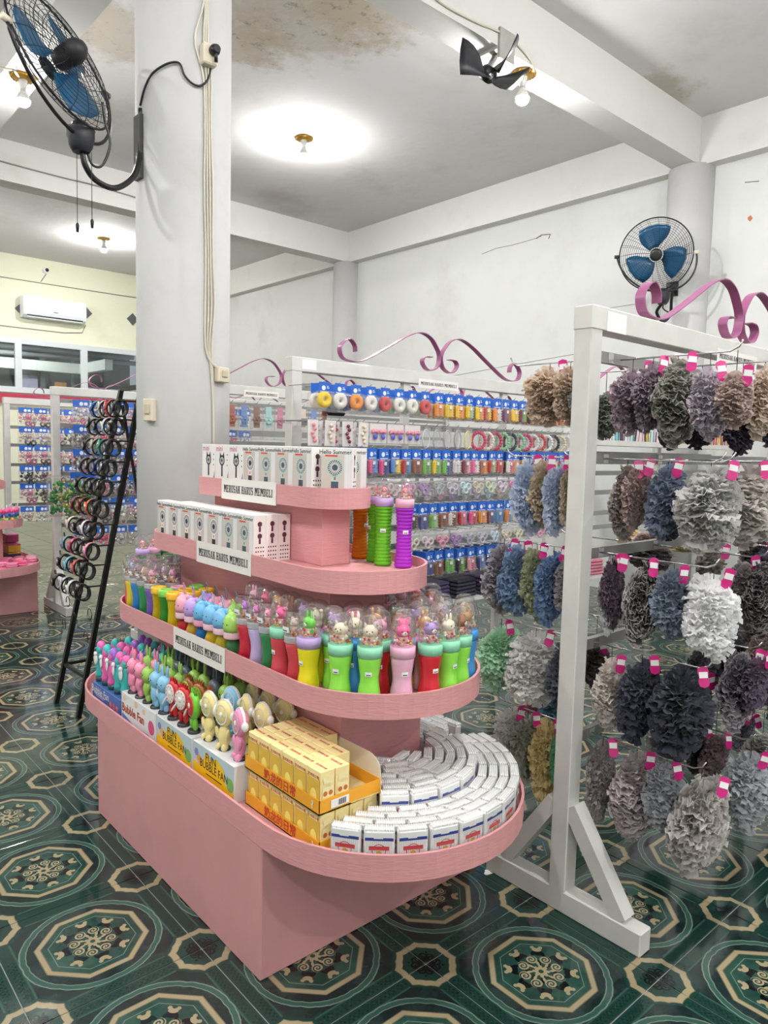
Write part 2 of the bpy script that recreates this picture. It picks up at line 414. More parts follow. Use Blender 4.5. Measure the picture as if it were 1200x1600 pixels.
# ------------------------------------------------------------------ common materials
WHITE = plaster('wall_plaster_white', (208, 209, 207), (182, 182, 178), .55, 1.1, .12)
CREAM = plaster('wall_plaster_cream', (232, 232, 208), (206, 204, 176), .5, 1.0, .15)
CEIL = plaster('ceiling_plaster', (214, 212, 211), (150, 140, 124), .45, .62, .45)
def damp(m, spots):          # old leak stains with ragged edges at their own places
    nt = m.node_tree; p = nt.nodes['Principled BSDF']; old = p.inputs['Base Color'].links[0].from_socket
    g = nt.nodes.new('ShaderNodeNewGeometry'); sp = nt.nodes.new('ShaderNodeSeparateXYZ'); nt.links.new(g.outputs['Position'], sp.inputs[0])
    x, y = S(nt, sp.outputs[0]), S(nt, sp.outputs[1]); n1 = noise(nt, 2.6, 8, .72, vec=g.outputs['Position']); n2 = noise(nt, 9.0, 6, .75, vec=g.outputs['Position'])
    for cx, cy, r in spots:
        d = ((x-cx)*(x-cx)+(y-cy)*(y-cy)).sqrt()*(1/r)+(n1-.5)*1.9
        a = (1.0-ramp(nt, d, .45, 1.0))
        old = mixc(nt, a*.55, old, lin((168, 154, 128))); old = mixc(nt, a*ramp(nt, n2, .54, .68)*.6, old, lin((120, 116, 106)))
    nt.links.new(old, p.inputs['Base Color'])
damp(CEIL, [(*onZ(x, y, 4.69)[:2], r) for x, y, r in ((470, 20, .9), (560, 10, .6), (200, 55, .6), (385, 60, .45), (1010, 150, .5))])
COLM = plaster('column_plaster', (194, 194, 193), (168, 168, 165), .5, 2.0, .12)
BEAM = plaster('beam_plaster', (216, 215, 211), (192, 190, 182), .5, 1.3, .1)
RACKW = mat('rack_white_paint', (212, 211, 206), .38, var=.18, vs=9)
STEEL = mat('hook_steel', (205, 205, 205), .25, .9)
PURPLE = mat('scroll_purple_paint', (152, 86, 126), .35)
BLACK = mat('black_plastic', (20, 20, 22), .4)
BLKM = mat('black_metal', (24, 24, 26), .35, .2)
CABLE = mat('cable_ivory', (206, 200, 184), .5)
IVORY = mat('ivory_plastic', (214, 204, 182), .4)
CLEAR = clear('clear_plastic')
BAG = clear('bag_film', gloss=.10, rough=.16)
TP = mat('tinted_plastic', tint=True, rough=.3)
TG = mat('tinted_gloss', tint=True, rough=.12, coat=.4)
TM = mat('tinted_matte', tint=True, rough=.65)
TL = clear('tinted_liquid', gloss=.08, rough=.08, alpha=.72, tint=True)
WP = mat('white_plastic', (236, 236, 232), .35)
STK = mat('price_sticker', (240, 240, 238), .6)
INK = mat('dark_ink', (30, 30, 34), .6)
# ================================================================== the room
WX, ZC, ZB, YB, XL, YF = 7.12, 4.69, 4.26, 14.15, -4.2, -3.2     # right wall, ceiling, beam underside, back wall, left wall, front wall
TS, TOX, TOY = .47121, .50566, .93073
grout = mat('grout', (150, 152, 146), .8)
g = MB(); g.box(((XL+WX)/2, (YF+YB+4)/2, -.028), (WX-XL+.4, YB+4-YF+.4, .05))
floor = struct('floor', g.mesh('floor_bed', grout)); floor['label'] = 'dark green patterned ceramic tile floor with tan octagon medallions'
TILE = tile_material()
tb = MB(); hw = TS/2-.0018; tb.box((0, 0, -.0045), (2*hw, 2*hw, .009), 0, None, .0008)
def tile_mesh(mb, n):
    me = mb.mesh('floor_tile', TILE); uv = me.uv_layers.new(name='UVMap'); k = 0
    for p in me.polygons:
        for li in p.loop_indices:
            v = me.vertices[me.loops[li].vertex_index].co; uv.data[li].uv = (v.x/TS+.5, v.y/TS+.5)
    return me
tme = tile_mesh(tb, 1)
cells = []
for i in range(-10, 14):
    for j in range(-9, 29):
        cx, cy = TOX+(i+.5)*TS, TOY+(j+.5)*TS
        if not (XL < cx < WX and YF < cy < YB): continue
        px, py, z = proj((cx, cy, 0)); vis = z > .3 and -120 < px < 1320 and -120 < py < 1800
        cells.append((0 if vis else 1, math.hypot(cx, cy), cx, cy))
cells.sort()
for _, _, cx, cy in cells[:300]: obj('tile', tme, floor, (cx, cy, 0))
rest = MB(); uvs = []
for _, _, cx, cy in cells[300:]:
    rest.add([(cx-hw, cy-hw, 0), (cx+hw, cy-hw, 0), (cx+hw, cy+hw, 0), (cx-hw, cy+hw, 0)], [(0, 1, 2, 3)])
rme = rest.mesh('far_tiles', TILE); uv = rme.uv_layers.new(name='UVMap')
for k in range(len(rme.polygons)):
    for q, c in enumerate(((0, 0), (1, 0), (1, 1), (0, 1))): uv.data[k*4+q].uv = c
tag(obj('far_tile_field', rme, floor), kind='stuff')

def slab_obj(name, lo, hi, m, parent=None, **k):
    b = MB(); b.box(tuple((a+c)/2 for a, c in zip(lo, hi)), tuple(c-a for a, c in zip(lo, hi)))
    return struct(name, b.mesh(name, m), parent, **k)
slab_obj('ceiling', (XL, YF, ZC), (WX+.1, YB+.1, ZC+.15), CEIL)
wr = slab_obj('wall_right', (WX, YF, 0), (WX+.15, YB+.1, ZC), WHITE)
slab_obj('wall_left', (XL-.15, YF, 0), (XL, YB+.1, ZC), WHITE)
slab_obj('wall_front', (XL, YF-.15, 0), (WX, YF, ZC), WHITE)
# back wall with a glazed band
WZ0, WZ1, WXa, WXb = 2.33, 3.25, 1.2, 6.35
slab_obj('wall_back', (XL, YB, WZ1), (WX, YB+.12, ZC), CREAM)
wb = bpy.data.objects['wall_back']
slab_obj('wall_panel', (XL, YB, 0), (WX, YB+.12, WZ0), CREAM, wb)
slab_obj('wall_pier', (XL, YB, WZ0), (WXa, YB+.12, WZ1), CREAM, wb)
slab_obj('wall_pier', (WXb, YB, WZ0), (WX, YB+.12, WZ1), CREAM, wb)
# beams
slab_obj('beam_right', (6.99, YF, 4.25), (WX, YB, ZC), BEAM)
slab_obj('beam_cross', (XL, 3.485, ZB), (WX, 3.725, ZC), BEAM)
slab_obj('beam_cross', (XL, 8.865, ZB), (WX, 9.12, ZC), BEAM)
slab_obj('beam_cross', (XL, -1.9, ZB), (WX, -1.66, ZC), BEAM)
slab_obj('beam_long', (1.62, YF, ZB), (1.885, YB, ZC), BEAM)
# columns
CX, CY, CRAD = 1.775, 3.62, .236
def column(cx, cy, r, z1, name='column'):
    c = MB(); c.lathe([(r, 0), (r, 1.05), (r+.0015, 1.052), (r+.0015, 2.03), (r, 2.035), (r, z1)], 40); c.v = [(x+cx, y+cy, z) for x, y, z in c.v]
    return struct(name, c.mesh(name, COLM))
column(CX, CY, CRAD, ZB+.02); column(WX-.02, 3.6, .22, 4.26); column(WX-.02, 8.99, .22, 4.26)
column(CX, 8.99, CRAD, ZB+.02)
# cracks, patches and a cable line on the right wall
CRK = mat('crack', (130, 126, 120), .9)
def wall_mark(pts, r, m=CRK, name='crack'):
    c = MB(); c.tube([onX(x, y, WX-.002) for x, y in pts], r, 4, 0); return obj(name, c.mesh(name, m), wr)
wall_mark([(753, 397), (775, 388), (800, 383), (822, 377), (835, 373), (846, 369)], .0035)
wall_mark([(838, 373), (846, 367), (860, 366), (857, 373)], .007)
wall_mark([(1164, 285), (1186, 283)], .005)
p = MB(); q = [onX(x, y, WX-.003) for x, y in ((1168, 340), (1173, 336), (1176, 341), (1172, 346), (1169, 344))]
p.add(q, [(0, 1, 2, 3, 4)]); obj('chipped_patch', p.mesh('chipped_patch', mat('bare_brick', (186, 110, 84), .9)), wr)
wall_mark([(905, 492), (960, 480), (1000, 474)], .003); wall_mark([(640, 600), (790, 572), (905, 552)], .003)
# window band: aluminium frame, panes, the room beyond
ALU = mat('window_aluminium', (214, 220, 222), .35, .1)
win = thing('window_1', None, None); win['kind'] = 'structure'; win['label'] = 'aluminium framed glazed band looking into the storeroom behind the back wall'
def wbar(name, x0, x1, z0, z1, d=.07):
    b = MB(); b.box(((x0+x1)/2, YB-.01, (z0+z1)/2), (x1-x0, d, z1-z0)); obj(name, b.mesh(name, ALU), win)
wbar('head_rail', WXa, WXb, 3.16, 3.25); wbar('sill_rail', WXa, WXb, 2.30, 2.40)
for px in (28, 131, 224): 
    x = onY(px, 570, YB).x; wbar('mullion', x-.055, x+.055, 2.40, 3.16)
for x in (2.65, 1.3): wbar('mullion', x-.055, x+.055, 2.40, 3.16)
xs = [1.3, 2.65]+[onY(px, 570, YB).x for px in (28, 131, 224)]
GLS = clear('window_glass', (225, 232, 232), .06, .02)
for a, b in zip(xs, xs[1:]):
    m_ = MB(); m_.box(((a+b)/2, YB, 2.78), (b-a-.1, .006, .78)); obj('pane', m_.mesh('pane', GLS), win)
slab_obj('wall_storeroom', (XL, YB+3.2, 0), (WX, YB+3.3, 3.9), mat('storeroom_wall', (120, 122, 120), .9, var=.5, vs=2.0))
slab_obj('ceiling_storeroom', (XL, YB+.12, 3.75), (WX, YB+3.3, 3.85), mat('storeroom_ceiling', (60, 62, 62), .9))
slab_obj('beam_storeroom', (XL, YB+1.6, 2.86), (5.6, YB+1.75, 3.06), BEAM)
slab_obj('beam_storeroom', (5.4, YB+.2, 2.86), (5.55, YB+1.75, 3.06), BEAM)
POST = mat('poster_lilac', (214, 204, 232), .6)
for x0, x1, z0, z1, m_ in ((4.55, 4.95, 0, 2.85, POST), (5.85, 7.0, 0, 2.68, POST), (5.3, 5.55, 0, 2.75, mat('poster_orange', (226, 160, 92), .6)), (5.0, 5.1, 0, 3.75, mat('grey_post', (128, 132, 132), .6)), (5.65, 5.72, 0, 3.75, MATS['grey_post'])):
    b = MB(); b.box(((x0+x1)/2, YB+2.9, (z0+z1)/2), (x1-x0, .03, z1-z0)); o = obj('poster' if m_ is not MATS['grey_post'] else 'storeroom_post', b.mesh('poster', m_))
    if m_ is MATS['grey_post']: tag(o, 'grey upright post in the storeroom behind the glazed band', 'post', 'storeroom posts')
    else: tag(o, ('lilac' if m_ is POST else 'orange')+' sheet standing in the storeroom behind the glazed band', 'poster', 'sheets in the storeroom')
for k, z in enumerate((3.12, 3.3)):
    b = MB(); b.tube([(XL+.2, YB+2.0+k*.5, z), (WX-.2, YB+2.0+k*.5, z+.1)], .05, 8); tag(obj('ceiling_pipe', b.mesh('pipe', mat('pipe_grey', (150, 154, 154), .5))), 'grey pipe running under the storeroom ceiling', 'pipe', 'storeroom pipes')
b = MB(); b.box((3.9, YB-.06, 2.2), (6.2, .02, .16)); tag(obj('red_banner', b.mesh('banner', mat('banner_red', (186, 60, 84), .7))), 'long red banner strip fixed under the glazed band', 'banner')

# ------------------------------------------------------------------ lamps
GOLD = mat('gold_rose', (206, 160, 70), .3, .7)
BULBM = mat('lit_bulb', (249, 248, 247), .3, emit=BULB)
rose = MB(); rose.lathe([(.085, 0), (.09, -.008), (.075, -.02), (.05, -.026), (.03, -.03)], 20)
for i in range(20): rose.ball((.082*math.cos(i*PI/10), .082*math.sin(i*PI/10), -.012), .012, 6, 4)
sock = MB(); sock.lathe([(.032, -.028), (.03, -.055), (.024, -.075), (.022, -.1)], 14)
neck = MB(); neck.lathe([(.02, -.1), (.026, -.12), (.036, -.135)], 14)
neck.lathe([(.036, -.135), (.044, -.155), (.0495, -.172), (.05, -.176)], 16)
bulb = MB(); bulb.lathe([(.0495, -.176), (.048, -.19), (.042, -.205), (.026, -.219), (.0, -.225)], 16)
lamp = [('ceiling_rose', rose.mesh('ceiling_rose', GOLD), None), ('socket', sock.mesh('socket', WP), None), ('bulb_neck', neck.mesh('bulb_neck', WP), None), ('bulb', bulb.mesh('bulb', BULBM), None)]
LAMPS = [((4.557, 6.55, ZC), 'bare bulb on gold rose in the middle of the ceiling bay before the right wall'),
         ((4.49, 11.94, ZC), 'bare bulb on gold rose on the ceiling near the air conditioner wall'),
         ((1.755, 6.28, ZB), 'bare bulb on gold rose under the long beam behind the round column'),
         ((4.438, 3.59, ZB), 'bare bulb on gold rose under the cross beam beside the bare fan blades')]
HID = [((4.438, -1.78, ZB), 'near cross beam before the right wall, added light'), ((-1.3, -1.78, ZB), 'near cross beam by the entrance, added light'), ((1.755, -2.9, ZB), 'long beam by the entrance, added light'), ((4.5, .8, ZC), 'nearest bay before the right wall'), ((1.755, .7, ZB), 'long beam over the pink stand aisle'), ((-1.3, 3.6, ZB), 'cross beam over the side aisle'),  # first three are unseen bulbs, added to put more light on the goods
       ((-1.3, .8, ZC), 'side bay by the entrance'), ((-1.3, 6.4, ZC), 'side bay in the middle of the shop'), ((-1.3, 11.9, ZC), 'side bay towards the back wall'), ((1.755, 11.9, ZB), 'long beam towards the back wall')]
for (l, lab) in LAMPS: inst(lamp, 'ceiling_bulb', lab, 'lamp', l, group='ceiling bulbs')
for (l, lab) in HID: inst(lamp, 'ceiling_bulb', 'bare bulb on gold rose in the '+lab if 'bay' in lab else 'bare bulb on gold rose under the '+lab, 'lamp', l, group='ceiling bulbs')
inst(lamp, 'storeroom_bulb', 'bare bulb on the storeroom ceiling behind the glazed band', 'lamp', (4.0, YB+1.0, 3.75))
# ================================================================== pink tiered display stand
PINK = mat('pink_paint', (216, 154, 156), .55, var=.12, vs=14, bump=.35, bs=26, stretch=(1.2, 1.2, 9))
PINKB = mat('pink_paint_base', (208, 152, 153), .5, var=.16, vs=5, bump=.3, bs=18)
SX = 1.475
# radius, near centre y, far centre y, bottom z, rim top z, floor z
TIERS = [(.44, 1.645, 2.93, .395, .467, .432), (.32, 1.68, 2.87, .765, .835, .800), (.225, 1.79, 2.76, 1.07, 1.138, 1.106), (.12, 1.915, 2.60, 1.30, 1.367, 1.336)]
def stadium(R, y0, y1, n=24):
    P = [(SX-R, y1), (SX-R, y0)]
    P += [(SX-R*math.cos(a), y0-R*math.sin(a)) for a in [PI*i/n for i in range(1, n)]]
    P += [(SX+R, y0), (SX+R, y1)] + [(SX+R*math.cos(a), y1+R*math.sin(a)) for a in [PI*i/n for i in range(1, n)]]
    return P
def make_stand(dy, label, notices=True):
    root = thing('display_stand', label, 'stand', (SX, 1.65+dy, 0))
    def part(name, mb, m): mb.v = [(x-SX, y-1.65, z) for x, y, z in mb.v]; return obj(name, mb.mesh(name, m), root)
    b = MB(); b.box((SX, (1.645+2.87)/2, .1975), (.876, 2.87-1.645, .395), 0, None, .004); part('base', b, PINKB)
    for k, (R, y0, y1, z0, z1, zf) in enumerate(TIERS):
        P = stadium(R, y0, y1); 
        b = MB(); b.prism(stadium(R-.008, y0, y1), z0+.002, zf); part('tray_board', b, PINK)
        b = MB(); b.ribbon([(x, y, (z0+z1)/2) for x, y in stadium(R-.004, y0, y1)], (0, 0, 1), z1-z0, .008, 0, True); part('rim', b, PINK)
    for (x0, x1, y0, y1, z0, z1) in ((1.308, 1.642, 1.648, 2.9, .432, .768), (1.36, 1.59, 1.78, 2.8, .80, 1.073), (1.418, 1.532, 1.90, 2.62, 1.106, 1.303)):
        b = MB(); b.box(((x0+x1)/2, (y0+y1)/2, (z0+z1)/2), (x1-x0, y1-y0, z1-z0), 0, None, .002); part('riser', b, PINK)
    if notices:
        for X, ya, yb, zc, h in ((SX-.12, 2.448, 2.079, 1.333, .078), (SX-.225, 2.441, 2.061, 1.104, .078), (SX-.32, 2.431, 2.06, .798, .08)):
            notice(root, (X-.0022-SX, (ya+yb)/2-1.65, zc), -PI/2, ya-yb, h)
    return root
make_stand(0, 'tiered pink wooden display stand with rounded trays and three printed warning strips')

# ------------------------------------------------------------------ handheld fan cartons
CARD = mat('white_carton', (236, 234, 230), .5)
PHOTO = mat('carton_photo_beige', (206, 198, 188), .45)
PWIN = mat('carton_photo_window', (226, 226, 228), .45)
FDK, FTEAL, FGREY, FRED, FVIO, FPK = mat('fan_print_dark', (44, 46, 54), .5), mat('fan_print_teal', (176, 214, 204), .5), mat('fan_print_slate', (72, 88, 104), .5), mat('pill_red', (212, 84, 70), .5), mat('swoosh_violet', (134, 112, 176), .5), mat('mini_pink', (206, 120, 150), .5)
BW, BH, BD = .104, .158, .048
def fan_print(mb, cx, cz, r, y, handle=(1, 2), ears=False):
    if ears:
        for s in (-1, 1): mb.add([(cx+s*r*.95, y, cz+r*.35), (cx+s*r*.75, y, cz+r*1.75), (cx+s*r*.2, y, cz+r*.9)], [(0, 1, 2)], 0)
        mb.annulus((cx, y, cz), r*.72, r*1.05, 22, 0); mb.disc((cx, y-.0001, cz), r*.68, 16, 4)
        for k in range(9):
            a = k*2*PI/9; mb.rect(-.0012, .0012, r*.25, r*.66, y-.0002, 0, Matrix.Translation((cx, 0, cz)) @ Matrix.Rotation(a, 4, 'Y'))
        mb.disc((cx, y-.0003, cz), r*.26, 12, 0)
        mb.rect(cx-r*.28, cx+r*.28, cz-r*3.2, cz-r*1.0, y, 0); return
    mb.annulus((cx, y, cz), r*.93, r*1.1, 24, handle[0]); mb.disc((cx, y-.0001, cz), r*.95, 22, 0)
    for k in range(22): mb.rect(-.0013, .0013, r*.38, r*.93, y-.0002, 3, Matrix.Translation((cx, 0, cz)) @ Matrix.Rotation(k*2*PI/22+.1, 4, 'Y'))
    mb.disc((cx, y-.0003, cz), r*.33, 12, handle[1])
    mb.rect(cx-r*.42, cx+r*.42, cz-r*1.75, cz-r*1.02, y, handle[0]); mb.rect(cx-r*.48, cx+r*.48, cz-r*3.15, cz-r*1.75, y, handle[1]); mb.rect(cx-r*.13, cx+r*.13, cz-r*1.55, cz-r*1.2, y-.0001, 5)
def carton(kind):
    F = -BD/2-.0004
    b = MB(); b.box((0, 0, BH/2), (BW, BD, BH), 0, None, .0008)
    if kind == 'mini':
        pr_ = MB(); fan_print(pr_, 0, BH*.62, .019, F, ears=True)
        pr_.add([(BW*.12, F, .004), (BW*.46, F, .004), (BW*.46, F, .06), (BW*.34, F, .02)], [(0, 1, 2, 3)], 6)
        for z in (.12, .1, .08): pr_.disc((BW*.38, F, z), .003, 8, 0)
        t = text_mesh('mini', .03, FPK, .0004); t.transform(Matrix.Translation((-BW*.2, F, BH*.9)))
        return [('carton', b.mesh('carton', CARD), None), ('fan_print', pr_.mesh('fan_print', [FDK, FTEAL, FGREY, PWIN, PWIN, FRED, FVIO]), 'carton'), ('lettering', t, 'carton')]
    b.rect(-BW/2+.001, BW*.24, .001, BH*.86, F, 1); b.rect(BW*.24, BW*.49, .001, BH*.98, F, 2); b.rect(BW*.30, BW*.33, .001, BH*.98, F-.0001, 0); b.rect(BW*.4, BW*.42, .001, BH*.98, F-.0001, 0)
    pr_ = MB(); fan_print(pr_, -.006, BH*.60, .0255, F-.0003, (1, 2) if kind == 'teal' else (4, 0))
    pill = MB(); pill.rect(-BW*.38, BW*.02, BH*.82, BH*.855, F-.0002, 0)
    side = MB(); T = Matrix.Translation((BW/2+.0004, 0, 0)) @ Matrix.Rotation(PI/2, 4, 'Z')
    for z in (.128, .088): side.disc((0, 0, z), .009, 12, 0, T); side.rect(-.004, .004, z-.026, z-.009, 0, 0, T)
    for z in (.05, .036, .022, .01):
        for x in (-.014, -.005, .005, .014): side.disc((x, 0, z), .003, 6, 0, T)
    T2 = Matrix.Translation((-BW/2-.0004, 0, 0)) @ Matrix.Rotation(-PI/2, 4, 'Z')
    edge = MB()
    for k in range(8): edge.rect(-.016, .016, .02+k*.016, .026+k*.016, 0, 0, T2)
    t = text_mesh('Hello Summer', .0185, FDK, .0002); t.transform(Matrix.Translation((-.005, F-.0002, BH*.91)))
    return [('carton', b.mesh('carton', [CARD, PHOTO, PWIN]), None), ('fan_print', pr_.mesh('fan_print', [FDK, FTEAL, FGREY, PWIN, CARD, FRED]), 'carton'), ('lettering', t, 'carton'), ('red_pill', pill.mesh('red_pill', FRED), 'carton'), ('side_print', side.mesh('side_print', [mat('side_icon_maroon', (92, 44, 58), .5), mat('side_line_grey', (150, 150, 156), .5)]), 'carton'), ('edge_print', edge.mesh('edge_print', MATS['side_line_grey']), 'carton')]
cm, ct, cw = carton('mini'), carton('teal'), carton('white')
def put_box(pr_, x, y, z, rz, label, group): return inst(pr_, 'fan_carton', label, 'carton', (x, y, z), rz, group)
Z0 = TIERS[3][5]; gr = 'handheld fan cartons on the top tier'
ed = [2.692, 2.58, 2.462, 2.341]
for k, nm in enumerate(('beside the teal fan cartons', 'in the middle of the three', 'at the far end of the row')[::-1]):
    put_box(cm, 1.405, 2.602-k*.1055, Z0, -PI/2, 'white mini carton with a black cat eared fan, '+nm, gr)
rows = [(1.405, 2.2855, -PI/2, cw), (1.405, 2.18, -PI/2, ct), (1.405, 2.0745, -PI/2, ct), (1.405, 1.969, -PI/2, ct), (1.45, 1.862, -PI/2+.62, ct), (1.527, 1.90, 0, ct)]
nms = ['grey fan print, beside the cat eared fan cartons', 'teal fan print, second after the cat eared cartons', 'teal fan print, third after the cat eared cartons', 'teal fan print, before the rounded end of the top tier', 'teal fan print, facing out at the rounded top tier end', 'teal fan print, turned at the top tier tip']
for (x, y, a, p_), nm in zip(rows, nms): put_box(p_, x, y, Z0, a, 'white handheld fan carton with '+nm, gr)
for k in range(6): put_box(ct, 1.545, 2.02+k*.108, Z0, PI/2, 'white handheld fan carton standing in the hidden row of the top tier', 'cartons in the rear row of the top tier')
Z2 = TIERS[2][5]; gr = 'handheld fan cartons on the second tier'
e2 = [2.858, 2.752, 2.647, 2.542, 2.437, 2.332, 2.227]
for k in range(6):
    put_box((cw, cw, cw, cw, cw, ct)[k], 1.292, 2.132+(6-k)*.1055, Z2, -PI/2, 'white handheld fan carton, %s fan print, number %s from the far end of second tier' % ('teal' if k == 5 else 'grey', ('one', 'two', 'three', 'four', 'five', 'six')[k]), gr)
put_box(ct, 1.292, 2.132, Z2, -PI/2, 'white handheld fan carton with teal fan print, last of the second tier row', gr)
for k in range(3): put_box(ct, 1.292+.0488*k, 2.132, Z2, -PI/2, 'white handheld fan carton showing its dotted narrow side, %s behind the end carton' % ('first', 'second', 'third')[k], gr) if k else None
for k in range(5): put_box(cw, 1.3415, 2.2375+k*.1055, Z2, -PI/2, 'white handheld fan carton standing in the second file of the second tier', 'cartons in the second file of the second tier')

# ------------------------------------------------------------------ bubble bottles
MINT, LILAC, PPINK, LIME, SKY, YEL, RED, GRN, ORG, VIO, MAG = (150, 222, 186), (196, 168, 222), (238, 182, 208), (150, 232, 84), (70, 152, 222), (238, 224, 36), (210, 44, 56), (40, 140, 62), (232, 132, 30), (112, 82, 168), (214, 60, 196)
def beads(n, r, z0, z1, br=.004):
    b = MB()
    for i in range(n):
        a = random.uniform(0, 2*PI); q = r*math.sqrt(random.random()); b.ball((q*math.cos(a), q*math.sin(a), random.uniform(z0, z1)), br, 6, 4, i % 5)
    return b.mesh('beads', [mat('bead_white', (240, 236, 232), .3), mat('bead_red', (214, 60, 60), .3), mat('bead_yellow', (240, 206, 70), .3), mat('bead_blue', (90, 140, 214), .3), mat('bead_pink', (240, 150, 170), .3)])
def critter(h, ears='round'):          # plain little animal: body, head, ears, feet
    b = MB(); b.ball((0, 0, h*.26), (h*.24, h*.2, h*.28), 10, 7, 1); b.ball((0, -.0, h*.62), (h*.31, h*.27, h*.27), 10, 7, 0)
    for s in (-1, 1):
        if ears == 'long': b.ball((s*h*.13, 0, h*.95), (h*.07, h*.05, h*.2), 6, 5, 0)
        elif ears == 'point': b.lathe([(h*.1, 0), (0, h*.2)], 6, 0, xf((s*h*.18, 0, h*.8), (0, s*.3, 0)))
        else: b.ball((s*h*.22, 0, h*.85), h*.1, 6, 5, 0)
        b.ball((s*h*.24, -h*.05, h*.3), (h*.08, h*.08, h*.14), 6, 4, 0, (0, s*.5, 0)); b.ball((s*h*.1, -.0, h*.05), (h*.1, h*.12, h*.07), 6, 4, 0)
        b.ball((s*h*.11, -h*.255, h*.66), h*.03, 5, 4, 2)
    b.ball((0, -h*.24, h*.57), (h*.13, h*.07, h*.09), 6, 5, 3); b.ball((0, -h*.3, h*.6), h*.028, 5, 4, 2)
    return b.mesh('figure', [TP, mat('figure_clothes', (226, 206, 186), .4), BLACK, mat('figure_muzzle', (244, 232, 214), .4)])
CR_ = {k: critter(.068, k) for k in ('round', 'long', 'point')}
for m_ in CR_.values(): m_.transform(Matrix.Translation((0, 0, .155)))
def sticker(r, z, w=.018, h=.012):
    b = MB(); b.add([((r+.0006)*math.sin(a), -(r+.0006)*math.cos(a), z+q) for q in (-h/2, h/2) for a in (-w/2/r, 0, w/2/r)], [(0, 1, 4, 3), (1, 2, 5, 4)])
    b.add([((r+.0009)*math.sin(a), -(r+.0009)*math.cos(a), z+q) for q in (-h*.3, -h*.1) for a in (-w*.35/r, 0, w*.35/r)], [(0, 1, 4, 3), (1, 2, 5, 4)], 1)
    return b.mesh('price_sticker', [STK, INK])
fb = MB(); fb.lathe([(.0, .001), (.03, .001), (.033, .008), (.0315, .03), (.0265, .06), (.0268, .075), (.031, .105), (.033, .122), (.032, .13)], 18)
fc = MB(); fc.lathe([(.0355, .128), (.0355, .157), (.033, .158)], 20)
fd = MB(); fd.lathe([(.034, .157), (.034, .205), (.0325, .222), (.027, .236), (.015, .2435), (.0, .245)], 20)
fbe = beads(34, .029, .16, .178)
def figure_proto(e): return [('bottle_body', fb.mesh('bottle_body', mat('tinted_milky', tint=True, rough=.18, coat=.3)), None), ('cap_ring', FCM, None), ('dome', FDM, None), ('figure', CR_[e], None), ('beads', FBE, None), ('price_sticker', STKM, 'bottle_body')]
FCM, FDM, FBE, STKM = fc.mesh('cap_ring', TP), fd.mesh('dome', CLEAR), fbe, sticker(.0292, .085)
FIGP = {e: figure_proto(e) for e in CR_}
# wavy glitter tube with a flat clear cap
tb_ = MB(); path = [(.010*math.sin(z*26)*min(1, z/.03)**2, 0, z) for z in [i*.0105 for i in range(13)]]
tb_.tube(path, [.024, .0255, .0255, .0255, .025, .0245, .024, .024, .0245, .0255, .027, .028, .028], 14)
ts_ = MB(); ts_.lathe([(.0295, .126), (.031, .13), (.0295, .134), (.031, .138), (.0295, .142), (.0305, .147)], 18)
td_ = MB(); td_.lathe([(.0305, .147), (.033, .16), (.033, .2), (.031, .212), (.028, .217), (.024, .218), (.0, .218)], 18)
for q in (ts_, td_): q.v = [(x+path[-1][0], y, z) for x, y, z in q.v]
small = critter(.05, 'round'); small.transform(Matrix.Translation((path[-1][0], 0, .152)))
bd2 = beads(22, .027, .15, .164); bd2.transform(Matrix.Translation((path[-1][0], 0, 0)))
TUBEP = [('bottle_body', tb_.mesh('tube_body', mat('tinted_glitter', tint=True, rough=.2, coat=.5)), None), ('screw_ring', ts_.mesh('screw_ring', clear('frosted_ring', (235, 238, 240), .2, .2, .35)), None), ('clear_cap', td_.mesh('clear_cap', CLEAR), None), ('figure', small, None), ('beads', bd2, None), ('price_sticker', sticker(.0345, .168, .03, .016), 'clear_cap')]
TUBEP[5][1].transform(Matrix.Translation((path[-1][0], 0, 0)))
# ribbed bottle with a globe
rb = MB(); prof = [(0, .001), (.026, .001)]
for i in range(17):
    z = .004+i*.0115; r = .0245+.0045*((i/8-1)**2); prof += [(r-.0018, z), (r+.0012, z+.003), (r+.0012, z+.008), (r-.0018, z+.0112)]
rb.lathe(prof, 18); rc = MB(); rc.lathe([(.031, .199), (.031, .226), (.028, .227)], 20)
rd = MB(); rd.ball((0, 0, .256), .0345, 18, 12)
rf = critter(.034, 'point'); rf.transform(Matrix.Translation((0, 0, .232)))
RIBP = [('bottle_body', rb.mesh('ribbed_body', TL), None), ('cap_ring', rc.mesh('cap_ring', TP), None), ('globe', rd.mesh('globe', CLEAR), None), ('figure', rf, None), ('beads', beads(26, .024, .229, .238), None), ('price_sticker', sticker(.0275, .12), 'bottle_body')]
# squat tub with a wide lid
hb = MB(); hb.lathe([(0, .001), (.031, .001), (.0315, .012), (.027, .045), (.026, .06), (.029, .085), (.031, .098)], 16)
hl = MB(); hl.lathe([(.035, .096), (.036, .1), (.036, .114), (.033, .118), (.022, .118), (.020, .116), (.0, .116)], 20)
hf = critter(.055, 'round'); hf.transform(Matrix.Translation((0, 0, .02)))
TUBP = [('tub_body', hb.mesh('tub_body', TL), None), ('lid', hl.mesh('lid', TP), None), ('figure', hf, None)]
